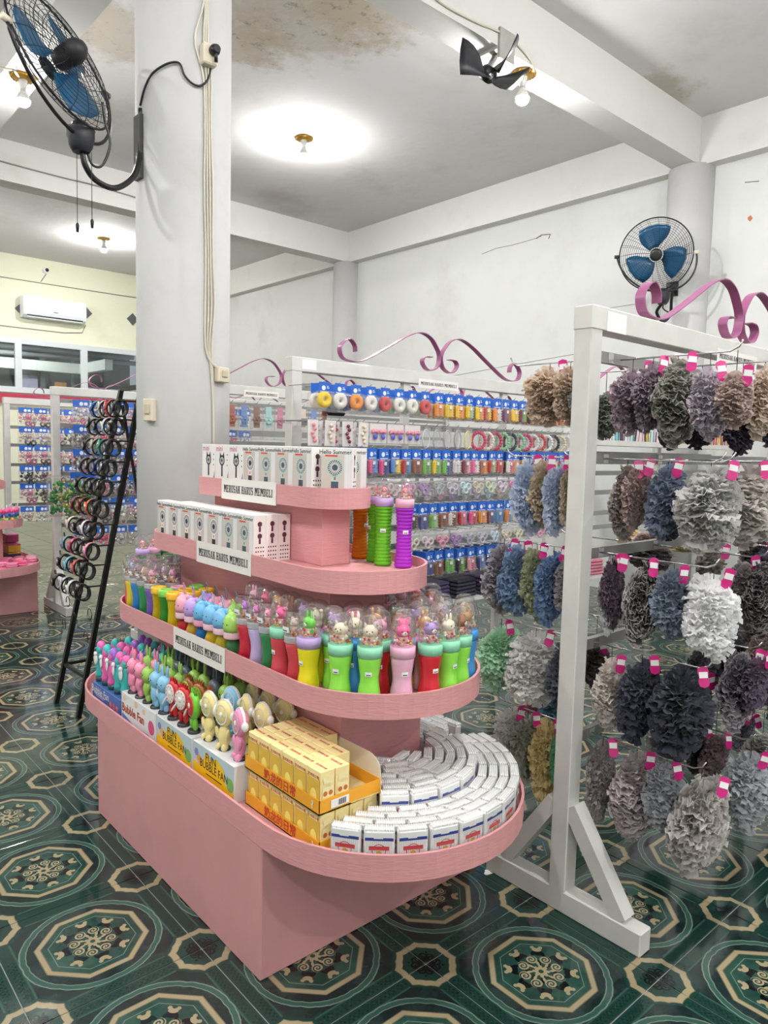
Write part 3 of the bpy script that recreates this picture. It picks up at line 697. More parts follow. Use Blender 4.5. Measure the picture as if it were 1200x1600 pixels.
# bottle with a soft animal-head cap and a cord loop
bb = MB(); bb.lathe([(0, .001), (.022, .002), (.028, .012), (.0285, .025), (.022, .042), (.02, .05), (.024, .058)], 16)
bn = MB(); bn.lathe([(.0335, .056), (.034, .06), (.034, .073), (.033, .076)], 18)
bh = MB(); bh.lathe([(.034, .075), (.0355, .09), (.034, .106), (.027, .12), (.015, .128), (0, .13)], 18)
for s in (-1, 1): bh.ball((s*.024, 0, .122), (.012, .009, .012), 8, 6)
for s in (-1, 1): bh.ball((s*.012, -.0325, .098), .0022, 5, 4, 1)
bl = MB(); bl.tube([(0, 0, .128), (.006, 0, .142), (.009, -.004, .156), (.004, -.008, .168), (-.004, -.006, .166), (-.007, -.002, .15), (-.002, 0, .129)], .0012, 5)
BEARP = [('bottle_body', bb.mesh('bear_body', TL), None), ('band', bn.mesh('band', TP), None), ('head_cap', bh.mesh('head_cap', [TP, BLACK]), None), ('cord_loop', bl.mesh('cord_loop', TP), 'head_cap'), ('price_sticker', sticker(.0295, .022, .014, .012), 'bottle_body')]
CN = {MINT: 'mint', LILAC: 'lilac', PPINK: 'pale pink', LIME: 'lime', SKY: 'sky blue', YEL: 'yellow', RED: 'red', GRN: 'green', ORG: 'orange', VIO: 'violet', MAG: 'magenta'}
ZT = TIERS[1][5]
BPOS = []
def fig(x, y, body, cap, e, ec, en, rz=0, z=ZT, group='figure topped bubble bottles on the third tier', where='on the third tier', face=None):
    if any(math.hypot(x-a, y-b) < .0665 for a, b in BPOS): return
    BPOS.append((x, y))
    inst(FIGP[e], 'bubble_bottle', '%s bubble bottle, %s cap, %s, %s' % (CN[body], CN[cap], en, where), 'bottle', (x, y, z), rz, group, {'bottle_body': body, 'cap_ring': cap, 'figure': ec})
W_ = (236, 226, 200); BR = (150, 92, 52); HP = (236, 90, 150)
front = [(505, 1072, YEL, LILAC, 'long', (110, 210, 70), 'green toy'), (546, 1080, LIME, MINT, 'point', (240, 226, 200), 'cream toy'), (580, 1082, LIME, MINT, 'point', (232, 220, 196), 'beige toy'), (616, 1082, PPINK, PPINK, 'long', HP, 'hot pink toy'), (650, 1080, RED, MINT, 'round', (170, 140, 200), 'lilac toy'), (682, 1080, LIME, MINT, 'long', W_, 'white toy'), (708, 1072, LIME, MINT, 'round', BR, 'brown bear toy'), (730, 1062, SKY, SKY, 'long', (206, 150, 80), 'tan toy'), (742, 1045, LIME, MINT, 'point', W_, 'ivory toy')]
seq = ['beside the striped red tube', 'next round the curve', 'third round the curve', 'mid curve', 'with a big price sticker', 'past the red one', 'near the curve end', 'before the last', 'last on the curved rim']
front[1] = (546, 1080, LIME, MINT, 'point', (240, 226, 200), 'cream toy')
C0 = (SX, 1.68)
RR, la = .2755, 0
for k, (px, py, bc, cc, e, ec, en) in enumerate(front):
    P = onZ(px, py, ZT); a = math.atan2(P.y-C0[1], P.x-C0[0]) % (2*PI); a = max(a, la+.252); la = a
    P = Vector((C0[0]+RR*math.cos(a), C0[1]+RR*math.sin(a), 0))
    fig(P.x, P.y, bc, cc, e, ec, en, a+PI/2+.0, where='front rim, '+seq[k])
# rows behind the curved front
pal = [(LIME, MINT), (SKY, SKY), (RED, MINT), (YEL, LILAC), (PPINK, PPINK), (GRN, MINT), (LIME, LILAC)]
tc_ = [((236, 180, 200), 'rosy toy'), (W_, 'white toy'), ((180, 150, 206), 'purple toy'), (BR, 'brown toy'), ((226, 170, 90), 'tan toy'), (HP, 'hot pink toy')]
k = 0
for ring_, rad in (('second', .204), ('third', .1325)):
    for i in range(9 if rad > .2 else 6):
        a = PI+ (PI*1.0)*(i+.5)/(9 if rad > .2 else 6)
        x, y = C0[0]+rad*math.cos(a), C0[1]+rad*math.sin(a)
        if y > 1.64 and abs(x-SX) < .12: continue
        bc, cc = pal[k % 7]; ec, en = tc_[(k*5+2) % 6]; e = ('round', 'long', 'point')[k % 3]; k += 1
        fig(x, y, bc, cc, e, ec, en, a+PI/2, where='%s ring behind front rim' % ring_)
for i in range(7):
    for j in range(2):
        bc, cc = pal[(k*3) % 7]; ec, en = tc_[k % 6]; e = ('round', 'long', 'point')[(k*2) % 3]; k += 1
        fig(1.7495-j*.0725, 1.722+i*.076, bc, cc, e, ec, en, PI/2, where='rim facing hair packs' if j == 0 else 'inner row facing hair packs')
# left straight side, from the curve to the far end
def tubeb(x, y, c, nm, rz, where, sk=()):
    BPOS.append((x, y))
    inst(TUBEP, 'glitter_tube', '%s wavy glitter tube bottle with clear cap, %s' % (nm, where), 'bottle', (x, y, ZT), rz, 'wavy tube bottles on the third tier', {'bottle_body': c, 'figure': jit((210, 160, 190), 40)}, skip=sk)
mid = [(478, 1062, (196, 44, 60), 'red and white'), (458, 1056, (50, 130, 74), 'dark green'), (430, 1046, (214, 84, 92), 'rosy red'), (421, 1040, (196, 176, 222), 'lavender'), ]
LX = SX-.32+.045
inst(FIGP['round'], 'bubble_bottle', 'red bubble bottle with mint cap ring and orange toy, beside the green wavy tube', 'bottle', (LX, 1.805, ZT), -PI/2, 'figure topped bubble bottles on the third tier', {'bottle_body': (212, 74, 86), 'cap_ring': MINT, 'figure': HP})
tubeb(LX, 1.735, (204, 64, 76), 'red', -PI/2, 'nearest the curved front')
tubeb(LX, 1.875, (46, 128, 72), 'dark green', -PI/2, 'between two red ones')
tubeb(LX, 1.943, (196, 176, 222), 'lavender', -PI/2, 'beside the animal headed bottles')
tubeb(LX, 2.011, (200, 40, 58), 'deep red', -PI/2, 'next to the green headed bottle')
for i in range(1, 7):
    bc, cc = pal[(i*2+1) % 7]; ec, en = tc_[i % 6]
    fig(LX+.0735, 1.722+(i-1)*.0712, bc, cc, ('long', 'round', 'point')[i % 3], ec, en, -PI/2, where='second row behind wavy tubes')
heads = [((240, 170, 190), (206, 50, 60), 'pink'), ((192, 160, 220), (214, 176, 60), 'lilac'), ((112, 182, 226), (40, 120, 190), 'blue'), ((124, 190, 232), (222, 192, 50), 'pale blue'), ((124, 186, 230), (206, 190, 60), 'sky'), ((166, 214, 104), (70, 130, 80), 'green')]
for i, (hc, bc, nm) in enumerate(heads):
    inst(BEARP, 'animal_head_bottle', '%s animal headed bubble bottle with cord loop, %s along the rim' % (nm, ('first', 'second', 'third', 'fourth', 'fifth', 'sixth')[i]), 'bottle', (LX, 2.436-i*.0702, ZT), -PI/2, 'animal headed bottles on the third tier', {'bottle_body': bc, 'band': (240, 200, 214) if i != 2 else (238, 160, 190), 'head_cap': hc, 'cord_loop': jit(hc, 25)}, scale=(1, 1, 1.15))
for i, hc in enumerate([(186, 150, 220), (240, 164, 186), (240, 170, 190), (166, 214, 104)]):
    inst(BEARP, 'animal_head_bottle', '%s animal headed bubble bottle standing in the second row' % ('lilac', 'pink', 'rosy', 'green')[i], 'bottle', (LX+.0735, 2.407-i*.0712, ZT), -PI/2, 'animal headed bottles on the third tier', {'bottle_body': YEL, 'band': (240, 214, 220), 'head_cap': hc, 'cord_loop': (90, 150, 160)}, scale=(1, 1, 1.15))
HY = (240, 190, 50)
for i, (x, y, lc, bc, nm) in enumerate([(LX-.003, 2.515, HY, (226, 200, 40), 'yellow'), (LX-.003, 2.581, (140, 214, 90), (60, 150, 50), 'green'), (LX-.003, 2.647, HY, (206, 180, 30), 'golden'), (LX+.061, 2.484, HY, (200, 170, 30), 'yellow'), (LX+.061, 2.55, HY, (210, 180, 40), 'yellow'), (LX+.061, 2.616, (240, 170, 196), (206, 150, 60), 'pink'), (LX+.125, 2.51, HY, (206, 176, 50), 'yellow'), (LX+.125, 2.59, (126, 200, 80), (90, 150, 60), 'green')]):
    inst(TUBP, 'bubble_tub', '%s lidded waisted bubble tub with a toy inside, %s' % (nm, 'at the rim' if i < 3 else 'in the second row' if i < 6 else 'in the third row'), 'bottle', (x, y, ZT), 0, 'lidded tubs on the third tier', {'tub_body': bc, 'lid': lc, 'figure': (236, 200, 60)}, scale=(.86, .86, 1.22))
left = [(VIO, 'violet'), ((40, 138, 70), 'green'), ((40, 124, 190), 'blue'), ((216, 196, 46), 'yellow'), ((224, 92, 88), 'coral'), ((206, 60, 190), 'magenta')]
for i, (c, nm) in enumerate(left):
    def far(r, straight, arc):                   # files that follow the rim round the far end
        if i < len(straight): return SX-r, straight[i], -PI/2
        t = arc[i-len(straight)]; return SX-r*math.cos(t), 2.87+r*math.sin(t), -PI/2-t
    x, y, a = far(.275, (2.718, 2.787, 2.856), (.20, .455, .71)); tubeb(x, y, c, nm, a, 'in the far row along the rim')
    x, y, a = far(.203, (2.69, 2.759, 2.828), (.14, .49, .84)); tubeb(x, y, left[(i*2+3) % 6][0], left[(i*2+3) % 6][1], a, 'in the second far row')
    if i < 4:
        x, y, a = far(.128, (), (.25, .82, 1.39, 1.96)); tubeb(x, y, left[(i+4) % 6][0], left[(i+4) % 6][1], a, 'in the third far row')
def rib(x, y, z, c, cap, nm, where):
    inst(RIBP, 'ribbed_bottle', '%s ribbed globe topped bottle, %s' % (nm, where), 'bottle', (x, y, z), random.uniform(-1, 1)-.8, 'ribbed globe topped bottles', {'bottle_body': c, 'cap_ring': cap, 'figure': (244, 140, 150)})
rib(1.629, 1.738, Z2, (196, 60, 226), PPINK, 'purple', 'nearest the rounded end of the second tier')
rib(1.604, 1.812, Z2, (120, 214, 50), LILAC, 'bright green', 'beside the purple one on the second tier')
rib(1.634, 1.888, Z2, (110, 206, 40), LILAC, 'leaf green', 'third along the second tier')
rib(1.638, 1.975, Z2, (226, 130, 20), LILAC, 'orange', 'behind the riser on the second tier')
for i, (x, y, cap) in enumerate([(SX-.274*math.cos(t), 2.87+.274*math.sin(t), c) for t, c in ((.99, LILAC), (1.25, PPINK), (1.51, MINT), (1.77, PPINK), (2.03, LILAC))]):
    rib(x, y, ZT, (70, 170, 60), cap, 'grass green', '%s cap, far end of the third tier' % CN[cap])
# ================================================================== lowest tray: bubble fans, boxes, cotton buds
Z1 = TIERS[0][5]
def rabbit(headonly=False):
    b = MB(); b.ball((0, 0, .05), (.021, .019, .032), 10, 7, 0); b.ball((0, 0, .1), (.029, .024, .03), 12, 8, 0)
    e = MB()
    for s in (-1, 1): e.ball((s*.012, .002, .142), (.0065, .005, .024), 7, 6, 0, (0, s*.12, 0))
    l = MB()
    for s in (-1, 1): l.ball((s*.01, 0, .02), (.009, .01, .02), 7, 5, 0); b.ball((s*.023, -.004, .055), (.007, .007, .018), 6, 5, 0, (0, s*.4, 0))
    ft = MB(); ft.lathe([(.021, 0), (.0215, .006), (.019, .01)], 14)
    fn = MB(); fn.ball((-.026, -.006, .075), (.003, .004, .026), 6, 5, 0, (0, .3, 0)); fn.ball((-.024, -.006, .1), .0065, 7, 5)
    fc = MB()
    for s in (-1, 1): fc.ball((s*.01, -.0225, .104), .0022, 5, 4)
    fc.ball((0, -.0238, .097), .0018, 5, 4)
    return [('body', b.mesh('body', TP), None), ('ears', e.mesh('ears', TP), None), ('feet', l.mesh('feet', TP), None), ('base', ft.mesh('foot_base', mat('smoke_plastic', (60, 62, 66), .2)), None), ('fan_blade', fn.mesh('fan_blade', WP), None), ('face', fc.mesh('face', BLACK), 'body')]
def mermaid():
    b = MB(); b.lathe([(.021, .018), (.022, .03), (.017, .045), (.024, .062), (.02, .08), (.012, .095), (.015, .105)], 12); b.ball((0, -.002, .12), (.017, .016, .019), 10, 7)
    h = MB(); h.ball((0, .004, .13), (.021, .019, .02), 10, 7); h.ball((0, .012, .1), (.02, .014, .045), 9, 7)
    for s in (-1, 1):
        for k in range(4): h.ball((s*(.017+.002*k), .004, .118-.02*k), (.0075, .009, .015), 6, 5, 0, (0, s*.25, 0))
    ft = MB(); ft.lathe([(.0205, 0), (.021, .018)], 14)
    fn = MB(); fn.ball((0, -.024, .085), (.014, .004, .02), 9, 6); fn.ball((0, -.024, .106), .0085, 8, 6)
    return [('body', b.mesh('body', TP), None), ('hair', h.mesh('hair', TP), None), ('base', ft.mesh('foot_base', mat('smoke_teal', (40, 84, 88), .2)), None), ('fan_blade', fn.mesh('fan_blade', WP), None)]
def fruit():
    b = MB(); T = Matrix.Rotation(PI/2, 4, 'X')
    b.lathe([(0, -.017), (.03, -.016), (.041, -.008), (.042, .006), (.03, .016), (0, .018)], 18, 0, Matrix.Translation((0, 0, .085)) @ T)
    for s in (-1, 1): b.ball((s*.014, 0, .03), (.011, .011, .022), 7, 6)
    cr = MB()
    for k in range(5): cr.lathe([(.008, 0), (0, .02)], 5, 0, xf(((k-2)*.008, 0, .122), (0, (k-2)*.35, 0)))
    fc = MB(); fc.lathe([(.031, -.0002), (.031, .002), (.029, .003), (0, .003)], 18, 0, Matrix.Translation((0, -.0165, .087)) @ T)
    sd = MB()
    for k in range(11): sd.ball((.024*math.cos(k*2*PI/11), -.0195, .087+.024*math.sin(k*2*PI/11)), (.0016, .001, .003), 5, 4)
    hb = MB(); hb.ball((0, -.02, .089), (.009, .004, .009), 9, 6); hb.ball((-.03, -.024, .06), (.004, .004, .024), 6, 5, 0, (0, .8, 0))
    ft = MB(); ft.lathe([(.025, 0), (.0255, .008), (.022, .012)], 14)
    return [('body', b.mesh('body', TP), None), ('crown', cr.mesh('crown', TP), None), ('fan_face', fc.mesh('fan_face', TP), None), ('seed_dots', sd.mesh('seed_dots', BLACK), 'fan_face'), ('fan_hub', hb.mesh('fan_hub', WP), None), ('base', ft.mesh('foot_base', MATS['smoke_plastic']), None)]
def cat_():
    b = MB(); b.ball((0, 0, .04), (.024, .02, .038), 10, 7)
    for s in (-1, 1): b.ball((s*.014, -.012, .012), (.012, .016, .011), 7, 5); b.ball((s*.024, -.01, .05), (.008, .009, .02), 6, 5, 0, (0, s*.4, 0))
    T = Matrix.Translation((0, 0, .108)) @ Matrix.Rotation(PI/2, 4, 'X')
    h = MB(); h.lathe([(0, -.024), (.026, -.022), (.038, -.01), (.04, .004), (.034, .016), (0, .018)], 18, 0, T)
    r = MB(); r.ribbon([(.0415*math.cos(a), 0, .108+.0415*math.sin(a)) for a in [PI*i/14-.0 for i in range(15)]], (0, 1, 0), .009, .003)
    for s in (-1, 1): r.ball((s*.043, 0, .106), (.011, .014, .014), 9, 7)
    g_ = MB(); g_.annulus((0, -.0185, .108), .026, .03, 20, 0); 
    for k in range(8): g_.rect(-.0007, .0007, .008, .026, -.0185, 0, Matrix.Translation((0, 0, .108)) @ Matrix.Rotation(k*PI/4, 4, 'Y') )
    g_.ball((0, -.019, .108), (.008, .004, .008), 8, 6, 0)
    ft = MB(); ft.lathe([(.023, 0), (.0235, .006), (.02, .01)], 14)
    return [('body', b.mesh('body', TP), None), ('head', h.mesh('head', TP), None), ('headband', r.mesh('headband', WP), None), ('fan_grille', g_.mesh('fan_grille', WP), 'head'), ('base', ft.mesh('foot_base', MATS['smoke_plastic']), None)]
RAB, MER, FRU, CAT = rabbit(), mermaid(), fruit(), cat_()
ZBX = .546
ROWS = (1.094, 1.152, 1.21, 1.268)
FGR = 'bubble fans standing on the display boxes'
rn = ('front row', 'second row', 'third row', 'innermost row')
PKh, TEh, PUh = (236, 110, 180), (70, 190, 186), (160, 110, 206)
pat = [[(PKh, TEh, 'pink'), (PKh, TEh, 'pink'), (PUh, PKh, 'violet'), (TEh, PKh, 'teal'), (PKh, TEh, 'pink')], [(PUh, PKh, 'violet'), (PKh, TEh, 'pink'), (PKh, TEh, 'pink'), (PKh, TEh, 'pink'), (TEh, PKh, 'teal')], [(TEh, PKh, 'teal'), (PUh, TEh, 'violet'), (TEh, PKh, 'teal'), (PUh, PKh, 'violet'), (TEh, PKh, 'teal')], [(TEh, TEh, 'teal'), (PKh, TEh, 'pink'), (TEh, TEh, 'teal'), (PUh, PKh, 'violet'), (PUh, TEh, 'violet')]]
for j, X in enumerate(ROWS):
    for i in range(5):
        hc, bc, nm = pat[j][i]; y = 2.72+i*.066
        z = .505
        inst(MER, 'bubble_fan', '%s haired long tressed bubble fan in the %s above the blue box' % (nm, rn[j]), 'bubble fan', (X, y, z), -PI/2+random.uniform(-.3, .3), FGR, {'body': bc, 'hair': hc}, scale=(.96, .96, 1.12))
G_, B_, P_, K_ = (156, 200, 96), (140, 190, 226), (240, 150, 180), (92, 104, 116)
rp = [[(B_, 'pale blue'), (B_, 'pale blue'), (G_, 'green'), (P_, 'pink'), (P_, 'pink')], [(G_, 'green'), (G_, 'green'), (G_, 'green'), (P_, 'pink'), (G_, 'green')], [(G_, 'green'), (K_, 'slate grey'), (K_, 'slate grey'), (G_, 'green'), (TEh, 'teal')], [(K_, 'slate grey'), (K_, 'slate grey'), (G_, 'green'), (K_, 'slate grey'), (TEh, 'teal')]]
for j, X in enumerate(ROWS):
    for i in range(5):
        c, nm = rp[j][i]
        inst(RAB, 'bubble_fan', '%s long eared rabbit bubble fan in the %s above the white box' % (nm, rn[j]), 'bubble fan', (X, 2.378+i*.0675, ZBX-.002), -PI/2+random.uniform(-.35, .35), FGR, {'body': jit(c, 6), 'ears': c, 'feet': c}, scale=1.05)
fr = [((196, 36, 44), (236, 226, 220), 'red pomegranate'), ((200, 40, 46), (236, 226, 220), 'red pomegranate'), ((120, 196, 60), (214, 50, 56), 'green rimmed watermelon')]
fr2 = [((150, 92, 44), (170, 206, 70), 'brown kiwi'), ((166, 100, 50), (150, 190, 60), 'brown kiwi'), ((176, 104, 50), (206, 150, 90), 'brown orange')]
fr3 = [(K_, K_, 'grey'), (G_, G_, 'green'), (G_, G_, 'green')]
for j, X in enumerate(ROWS):
    for i in range(3):
        y = 2.306-i*.0755
        if j < 2:
            bc, fc_, nm = (fr, fr2)[j][i]
            inst(FRU, 'bubble_fan', '%s shaped bubble fan in the %s, %s of three' % (nm, rn[j], ('first', 'second', 'third')[i]), 'bubble fan', (X, y, ZBX-.002), -PI/2+(.1, .25, -.1)[i], FGR, {'body': bc, 'crown': bc, 'fan_face': fc_}, scale=(.87, .87, 1.08))
        else:
            c = fr3[(i+j) % 3]
            inst(RAB, 'bubble_fan', '%s long eared rabbit bubble fan in the %s behind the fruit fans' % (c[2], rn[j]), 'bubble fan', (X, y, ZBX-.002), -PI/2+random.uniform(-.4, .4), FGR, {'body': c[0], 'ears': c[0], 'feet': c[0]}, scale=1.08)
CRM = (238, 222, 150)
for j, X in enumerate((1.106, 1.186, 1.266)):
    for i in range(3):
        c, nm = ((240, 150, 190), 'pink') if (j == 0 and i == 2) else (((140, 200, 236), 'blue') if (j, i) == (1, 0) else (CRM, 'cream'))
        inst(CAT, 'bubble_fan', '%s round headed bubble fan, white headband, %s%s' % (nm, rn[j], (' beside the watermelon', ' between two others', ' beside the yellow cartons')[i]), 'bubble fan', (X, 2.07-i*.095, ZBX-.002), -PI/2+(.1, .25, -.15)[(i+j) % 3], FGR, {'body': jit(c, 6), 'head': c}, scale=(.88, .88, 1.08))
# display boxes under them
def disp_box(name, label, y0, y1, z1, mats, build):
    r = thing(name, label, 'box', (1.065, (y0+y1)/2, Z1), -PI/2); L = y1-y0; H = z1-Z1; D = .242
    b = MB(); b.box((0, D/2, H/2), (L-.004, D, H), 0, None, .0015); obj('box_body', b.mesh('box_body', mats), r)
    b = MB(); b.rect(-L/2+.004, L/2-.004, .002, H-.003, -.0006); obj('box_front', b.mesh('box_front', mats[1]), r)
    build(r, L, H); return r
def put_text(r, body, size, m, x, z, y=-.0016, **k): 
    t = text_mesh(body, size, m, **k); return obj('lettering', t, r, (x, y, z))
BLUEB, WHT, YELB = mat('box_blue', (76, 110, 178), .45), mat('box_white_card', (230, 232, 232), .5), mat('box_yellow', (246, 196, 24), .45)
def dots(r, pts, m, nm='printed_spot'):
    b = MB()
    for x, z, q in pts: b.disc((x, -.0012, z), q, 16)
    obj(nm, b.mesh(nm, m), r)
def bA(r, L, H):
    put_text(r, 'Bubble Fan', .042, WHT, -L*.2, H*.66, bold=.0002); b = MB(); b.rect(-L*.4, -L*.02, H*.42, H*.46, -.0012); b.rect(-L*.36, -L*.08, H*.33, H*.36, -.0012); obj('small_print', b.mesh('small_print', WHT), r)
    dots(r, [(L*.16, H*.4, .012), (L*.27, H*.4, .012), (L*.38, H*.4, .012)], mat('badge_coral', (224, 112, 100), .5))
disp_box('fan_display_box', 'blue bubble fan display box under the long tressed figures', 2.70, 3.0, .505, [BLUEB, BLUEB], bA)
def bB(r, L, H):
    put_text(r, 'Bubble Fan', .046, mat('letter_red_brown', (178, 70, 52), .5), -L*.14, H*.5, bold=.0012)
    dots(r, [(L*.38, H*.45, .026)], mat('badge_magenta', (206, 84, 130), .5)); dots(r, [(-L*.4, H*.82, .01), (-L*.05, H*.86, .013), (L*.18, H*.8, .011)], mat('print_ring_peach', (240, 196, 160), .5))
    b = MB(); b.add([(-L*.46, -.001, .004), (L*.46, -.001, .004), (L*.3, -.001, H*.16), (-L*.1, -.001, H*.1), (-L*.46, -.001, H*.3)], [(0, 1, 2, 3, 4)]); obj('printed_wave', b.mesh('printed_wave', mat('wave_blue', (110, 140, 206), .5)), r)
disp_box('fan_display_box', 'white bubble fan display box with red brown lettering beside the blue box', 2.385, 2.695, ZBX, [WHT, WHT], bB)
GREYW = mat('box_sky_grey', (186, 206, 212), .5)
def bC(r, L, H):
    b = MB(); b.add([(-L*.48, -.001, .003), (L*.48, -.001, .003), (L*.48, -.001, H*.3), (L*.3, -.001, H*.34), (L*.26, -.001, H*.7), (L*.1, -.001, H*.88), (-L*.05, -.001, H*.74), (-L*.14, -.001, H*.92), (-L*.22, -.001, H*.66), (-L*.34, -.001, H*.4), (-L*.48, -.001, H*.46)], [tuple(range(11))]); obj('yellow_print', b.mesh('yellow_print', YELB), r)
    put_text(r, 'FUN', .036, INK, -.012, H*.74, bold=.0002); put_text(r, 'Bubble Fan'.upper(), .037, INK, .006, H*.5, bold=.0002, xs=.86)
    b = MB(); b.rect(-L*.16, L*.22, H*.27, H*.3, -.0016); obj('small_print', b.mesh('small_print', INK), r)
    dots(r, [(L*.4, H*.42, .022)], mat('badge_green', (120, 176, 96), .5)); dots(r, [(-L*.4, H*.72, .013)], mat('badge_violet', (130, 130, 190), .5)); dots(r, [(-L*.33, H*.56, .015)], mat('badge_orange', (236, 160, 70), .5))
disp_box('fan_display_box', 'yellow and grey fun bubble fan display box between the white box and its twin', 2.11, 2.38, ZBX, [WHT, GREYW], bC)
disp_box('fan_display_box', 'yellow and grey fun bubble fan display box beside the small yellow cartons', 1.84, 2.105, ZBX, [WHT, GREYW], bC)
# ------------------------------------------------------------------ small yellow cartons in two trays
YB1, YB2, ORB, CRB = mat('carton_yellow', (250, 230, 164), .45), mat('carton_gold', (226, 182, 70), .45), mat('tray_orange', (240, 168, 40), .45), mat('carton_cream', (246, 232, 176), .5)
YRED = mat('carton_print_red', (200, 66, 44), .5)
cw_, cl_, ch_ = .0495, .0600, .107        # x width, y length, height
sc_ = MB(); sc_.box((0, 0, ch_/2), (cl_-.003, cw_-.003, ch_), 0, None, .0016)
sp_ = MB()
sp_.rect(-cl_*.46, cl_*.46, .002, ch_*.8, -cw_/2-.0004, 0)
sp_.ball((0, -cw_/2, ch_*.3), (.016, .0012, .026), 12, 8, 1); sp_.rect(-.018, .018, ch_*.78, ch_*.9, -cw_/2-.0005, 2)
T = Matrix.Translation((cl_/2+.0004, 0, 0)) @ Matrix.Rotation(PI/2, 4, 'Z'); sp_.rect(-cw_*.36, cw_*.36, .012, ch_*.6, 0, 3, T)
for a in (-.009, .009):
    for z in (.024, .046): sp_.disc((a, -.0004, z), .007, 10, 4, T)
sp_.rect(-cw_*.3, cw_*.3, ch_*.68, ch_*.84, -.0003, 2, T)
sp_.add([(-cl_*.26, -cw_*.14, ch_+.0004), (cl_*.26, -cw_*.14, ch_+.0004), (cl_*.26, cw_*.16, ch_+.0004), (-cl_*.26, cw_*.16, ch_+.0004)], [(0, 1, 2, 3)], 5)
tl_ = text_mesh('奶龙的日常', .0092, YRED, .0002); tl_.transform(Matrix.Translation((0, 0, ch_+.0008)) @ Matrix.Rotation(-PI/2, 4, 'X'))
tf_ = text_mesh('奶龙的日常', .0095, YRED, .0002); tf_.transform(Matrix.Translation((0, -cw_/2-.0009, ch_*.84)))
SMB = [('carton', sc_.mesh('carton', YB1), None), ('carton_print', sp_.mesh('carton_print', [YB2, mat('toy_yellow', (248, 224, 120), .4), CRB, CRB, mat('icon_brown', (196, 110, 40), .5), CRB]), 'carton'), ('lettering', tl_, 'carton'), ('lettering_front', tf_, 'carton')]
def carton_tray(z, label, nx, ny, x0, y1, back):
    L, W = ny*cl_+.01, nx*cw_+.012
    r = thing('carton_tray', label, 'tray', (x0, y1-L/2, z), -PI/2)
    b = MB(); b.box((0, W/2, .002), (L, W, .004)); obj('tray_floor', b.mesh('tray_floor', CRB), r)
    for nm, c, d in (('tray_wall', (0, .001, .02), (L, .002, .04)), ('tray_wall', (0, W-.001, .02), (L, .002, .04)), ('tray_wall', (-L/2+.001, W/2, .02), (.002, W, .04)), ('tray_wall', (L/2-.001, W/2, .02), (.002, W, .04))):
        b = MB(); b.box(c, d); obj(nm, b.mesh(nm, ORB), r)
    t = text_mesh('奶龙的日常', .032, YRED, .0006); obj('lettering', t, r, (.0, -.0012, .02))
    t = text_mesh('?', .03, WHT, .0008); obj('lettering', t, r, (L*.42, -.0012, .02))
    b = MB(); b.box((0, 0, 0), (.06, .0012, .022)); obj('barcode_label', b.mesh('barcode_label', STK), r, (L/2+.0012, W*.32, .02), (0, 0, PI/2))
    b = MB()
    for k in range(12): b.rect(-.006+k*.0022, -.006+k*.0022+(.0014 if k % 3 else .0008), -.008, .008, 0)
    obj('barcode', b.mesh('barcode', INK), r, (L/2+.0022, W*.32, .02), (0, 0, PI/2))
    if back:
        P = [(-L/2, 0), (L/2, 0), (L/2, .05)]+[(L/2-.05+.05*math.cos(a), .05+.05*math.sin(a)) for a in [PI/2*i/6 for i in range(1, 7)]]+[(-L/2, .1)]
        b = MB(); b.prism(P, 0, .002, 0, Matrix.Translation((0, W+.002, 0)) @ Matrix.Rotation(PI/2, 4, 'X')); obj('back_card', b.mesh('back_card', mat('back_card_cream', (240, 228, 206), .6)), r)
    return L, W
TX, TY = 1.093, 1.826
carton_tray(Z1, 'orange open tray of small yellow cartons lying on the lowest tray', 4, 6, TX, TY, False)
k = 0
for i in range(4):
    for j in range(6):
        if 0 < i < 3 and j < 5 and False: continue
        inst(SMB, 'toy_carton', 'small yellow carton with red lettering packed in the lower orange tray', 'carton', (TX+.006+cw_*(i+.5), TY-.005-cl_*(j+.5), Z1+.004), -PI/2, 'yellow cartons in the lower tray')
ZU = Z1+.004+ch_+.001
carton_tray(ZU, 'orange open tray with cream back card stacked on the lower yellow cartons', 4, 6, TX-.002, TY, True)
miss = {(3, 5), (3, 4), (2, 5), (3, 3)}
for i in range(4):
    for j in range(6):
        if (i, j) in miss: continue
        inst(SMB, 'toy_carton', 'small yellow carton with red lettering standing in the upper orange tray', 'carton', (TX+.004+cw_*(i+.5), TY-.005-cl_*(j+.5), ZU+.0045+(.001 if (i+j) % 3 else 0)), -PI/2, 'yellow cartons in the upper tray')
# ------------------------------------------------------------------ cotton bud packs
CWH = mat('cotton_white', (250, 250, 248), .8)
PWd, PTh, PHt = .080, .027, .09
cb = MB(); cb.box((0, 0, PHt/2), (PWd, PTh, PHt), 0, None, .006)
ct_ = MB()
for i in range(13):
    for j in range(4): ct_.ball((-PWd*.44+PWd*.88*i/12, -PTh*.36+PTh*.72*j/3, PHt+.0005), (.0030, .0030, .0045), 6, 4)
cl2 = MB(); F = -PTh/2-.0006
for k in range(15): cl2.rect(-PWd*.46+k*.0049, -PWd*.46+k*.0049+.0012, .004, PHt*.72, F, 0)
cl2.rect(-PWd*.46, PWd*.46, PHt*.70, PHt*.79, F-.0001, 1)
cl2.annulus((0, F-.0001, PHt*.4), .0165, .0185, 16, 2); cl2.rect(-.026, .026, PHt*.42, PHt*.54, F-.0002, 2); cl2.rect(-.012, .012, PHt*.14, PHt*.25, F-.0002, 1); cl2.disc((0, F-.0001, PHt*.33), .007, 10, 3)
cl2.rect(-.014, .01, PHt*.76, PHt*.88, F-.0003, 4)
film = MB(); film.box((0, 0, PHt/2+.003), (PWd+.002, PTh+.002, PHt+.008), 0, None, .006)
